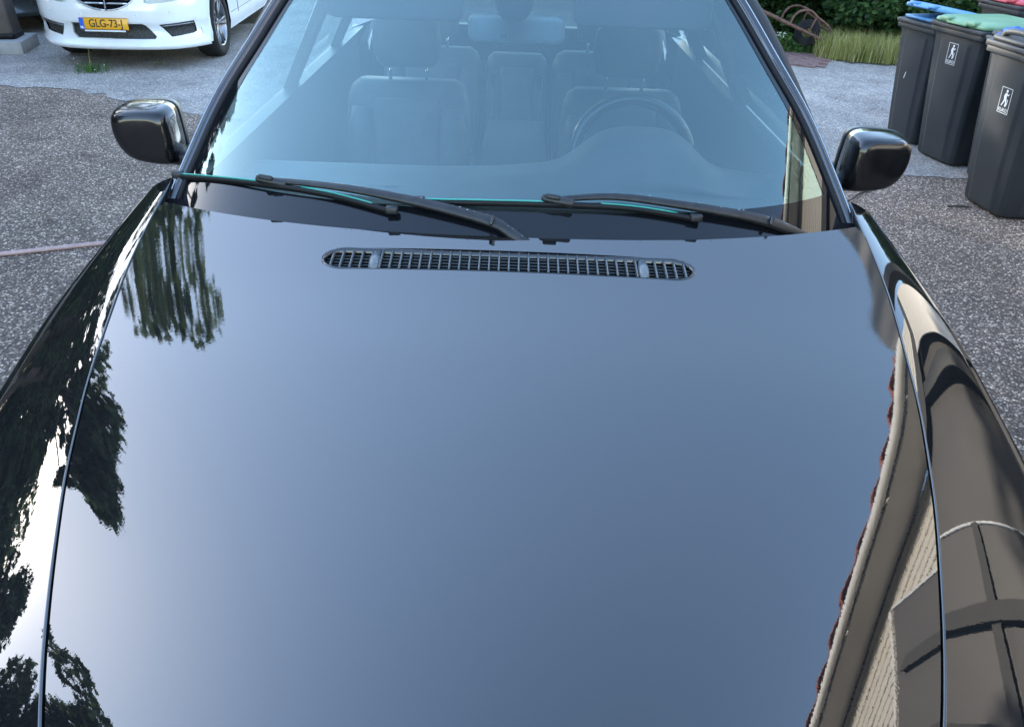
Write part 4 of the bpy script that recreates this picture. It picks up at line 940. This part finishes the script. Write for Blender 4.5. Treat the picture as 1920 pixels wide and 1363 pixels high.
tag(tube('grass_stalk', smoothpts([(-4.36, 8.0, 0), (-4.35, 8.0, .10), (-4.33, 7.99, .19)], 4), .004, M['grass'], None, 5), 'dry pale stalk standing in front of the white saloon bumper', 'stalk')

# ------------------------------------------------------------------ house at right (seen in the paint)
ang = math.atan(.142); HB = tag(empty('house', (2.82, 0, 0), -ang), 'cream boarded house with red tiled eave, mirrored in the right side of the hood', 'house')
Y0, Y1 = -5.5, 4.15/math.cos(ang)
wx = .28
box('wall_core', (.2, Y1-Y0-.1, 3.50), M['brownd'], HB, (wx+.14, (Y0+Y1)/2, 1.75))
bmh = None; pitch = .056
for i in range(13):
    for k in range(3):
        ln = (Y1-Y0)/3
        if bmh is None: o = box('wall_board', (.014, ln-.004, .054), M['board'], HB, bv=.004); bmh = o.data
        else:
            o = link(bpy.data.objects.new('wall_board', bmh), HB); bevel(o, .004)
        o.location = (wx+.03+random.uniform(-.0015, .0015), Y0+ln*(k+.5), 2.80+i*pitch+.01); o.rotation_euler = (0, R(5), 0)
box('soffit', (.30, Y1-Y0, .02), M['soffit'], HB, (wx-.125, (Y0+Y1)/2, 3.53))
tube('gutter', [(-.035, Y0, 3.565), (-.035, Y1, 3.565)], .038, M['gutter'], HB, 12)
for i in range(12): box('gutter_bracket', (.015, .02, .11), M['gutter'], HB, (-.005, Y0+.4+i*.8, 3.56))
rp = math.tan(R(38)); tm = None
def tilemesh():
    V = []; F = []; n = 8
    for k in range(n+1):
        t = k/n; y = (t-.5)*.30; z = .028*math.sin(2*math.pi*t)
        for dx, dz_ in ((0, 0), (.40, .40*rp)): V += [(dx, y, z+dz_+.012*(dx == 0)), (dx, y, z+dz_-.014+.012*(dx == 0))]
    for k in range(n):
        a = 4*k; b = 4*(k+1); F += [(a, b, b+2, a+2), (a+1, a+3, b+3, b+1), (a, a+1, b+1, b)]
    return V, F
nt_ = int((Y1-Y0)/.30)
for i in range(nt_+1):
    if tm is None: V, F = tilemesh(); o = obj('roof_tile', V, F, M['tile'], HB, True); fixn(o); tm = o.data
    else: o = link(bpy.data.objects.new('roof_tile', tm), HB)
    o.location = (-.02+random.uniform(-.012, .012), Y1-.13-i*.30, 3.665+random.uniform(-.006, .006)); o.rotation_euler = (0, 0, random.uniform(-.03, .03))
V0, F0 = tilemesh(); VV = []; FF = []
for r_ in range(1, 9):
    for i in range(nt_+1):
        b = len(VV); VV += [(v[0]-.02+r_*.32, v[1]+Y1-.13-i*.30, v[2]+3.665+r_*.32*rp) for v in V0]; FF += [tuple(b+k for k in f) for f in F0]
o = obj('roof_tiles', VV, FF, M['tile'], HB, True); o['kind'] = 'stuff'; fixn(o)
obj('roof_deck', [(0.05, Y0, 3.62), (0.05, Y1, 3.62), (2.8, Y1, 3.62+2.75*rp-.03), (2.8, Y0, 3.62+2.75*rp-.03), (5.5, Y1, 3.62), (5.5, Y0, 3.62)], [(0, 1, 2, 3), (3, 2, 4, 5)], M['beam'], HB)
obj('gable_wall', [(wx+.05, Y1-.02, 0), (5.2, Y1-.02, 0), (5.2, Y1-.02, 3.6), (2.8, Y1-.02, 5.7), (wx+.05, Y1-.02, 3.6)], [(0, 1, 2, 3, 4)], M['board'], HB)
# dark doors and timber framing below the boards
box('top_rail', (.10, Y1-2.1, .14), M['beam'], HB, (wx-.015, (2.1+Y1)/2, 2.71))
for i, y in enumerate([q for q in np.arange(Y0+.1, Y1, 1.25) if q > 2.1 or q < -3.6]):
    box('timber_post', (.12, .15, 2.62), M['beam'], HB, (wx-.02, y, 1.31), bv=.006)
    if y+1.2 < Y1:
        box('door_panel', (.03, 1.08, 2.60), M['doorp'], HB, (wx+.02, y+.625, 1.30))
        box('door_rail', (.05, 1.08, .11), M['beam'], HB, (wx-.005, y+.625, 1.30)); box('door_rail', (.05, 1.08, .14), M['beam'], HB, (wx-.005, y+.625, .12))
        box('strap_hinge', (.02, .45, .05), M['beam'], HB, (wx-.015, y+.32, 1.85)); 
pg = [(2.05, 0), (2.05, 3.22), (1.2, 2.80), (-1.6, 1.55), (-1.6, 0)]
xa, xb = wx-.16, wx-.04
fixn(obj('sloped_shed_side', [(xa, a_, b_) for a_, b_ in pg]+[(xb, a_, b_) for a_, b_ in pg], [(0, 1, 2, 3, 4), (9, 8, 7, 6, 5)]+[(i, (i+1) % 5, 5+(i+1) % 5, 5+i) for i in range(5)], M['brownd'], HB))
for y, h_t in ((1.55, 2.9), (.95, 2.6), (.35, 2.35), (-.3, 2.1), (-1.0, 1.75)): box('shed_stud', (.05, .10, h_t), M['beam'], HB, (xa-.03, y, h_t/2))
for z, y0 in ((.55, -1.6), (1.25, -1.6), (1.95, -.6)): box('shed_rail', (.03, 2.05-y0, .09), M['beam'], HB, (xa-.02, (2.05+y0)/2, z))
for y in (1.25, .65): box('shed_pane', (.012, .46, .55), M['frit'], HB, (xa-.012, y, 1.60))
tube('shed_edge_strip', [(xa-.005, 2.06, 0), (xa-.005, 2.06, 3.23)], .012, M['gutter'], HB, 6); tube('shed_edge_strip', [(xa-.005, 2.05, 3.235), (xa-.005, 1.2, 2.815), (xa-.005, -1.6, 1.565)], .010, M['soffit'], HB, 6)
mb = None
for i in range(23):
    for k in range(2):
        o = box('wall_board', (.014, 2.155, .054), M['board'], HB, bv=.004) if mb is None else link(bpy.data.objects.new('wall_board', mb), HB)
        if mb is not None: bevel(o, .004)
        mb = o.data; o.location = (wx+.03, 2.05-1.08-k*2.16, 1.52+i*.056); o.rotation_euler = (0, R(5), 0)
lb = None
for i in range(44):
    o = box('wall_board', (.014, .50, .054), M['board'], HB, bv=.004) if lb is None else link(bpy.data.objects.new('wall_board', lb), HB)
    if lb is not None: bevel(o, .004)
    lb = o.data; o.location = (wx-.075, Y1-.26, .20+i*.056); o.rotation_euler = (0, R(5), 0)
# canopy beyond the house, over the bins
CN = tag(empty('pitched_canopy', (2.82, 0, 0), -ang), 'grey-edged pitched canopy rising from the eave over the wheelie bins', 'canopy')
cz = empty('pitched_canopy_roof'); cz.parent = CN; cz.matrix_basis = Matrix.Translation((0, Y1+.03, 3.56)) @ Matrix.Rotation(R(35), 4, 'X')
box('fascia', (.05, 3.6, .11), M['fascia'], cz, (.03, 1.82, .03)); box('canopy_deck', (.75, 3.6, .06), M['canopyd'], cz, (.435, 1.82, 0)); box('canopy_beam', (.70, .12, .12), M['beam'], cz, (.42, .9, -.10)); box('canopy_beam', (.70, .12, .12), M['beam'], cz, (.42, 3.2, -.10))
for y, z in ((Y1+.8, 3.95), (Y1+2.7, 5.3)): box('canopy_post', (.10, .10, z), M['beam'], CN, (.72, y, z/2))
hedge('hedge', 7.5, 17, 13.5, 16, .3, 5.2, 150, 1.0, 50000, .11, M['leaf'], 'tall dark hedge beyond the bins on the right')
dupt(tC, (11.5, 17.0, 0), 1.0, 1.0, 'rounded tree far beyond the canopy on the right')
dupt(tB, (8.6, 19.0, 0), 2.0, 1.1, 'tree beyond the bushes on the right, nearer the windscreen')
for o in [q for q in bpy.data.objects if q.type == 'FONT']:
    dg = bpy.context.evaluated_depsgraph_get(); me = bpy.data.meshes.new_from_object(o.evaluated_get(dg)); nw = bpy.data.objects.new('tmp', me); COL.objects.link(nw)
    nw.parent = o.parent; nw.matrix_basis = o.matrix_basis.copy(); nm_ = o.name; bpy.data.objects.remove(o); nw.name = nm_
print('objects', len(bpy.data.objects))
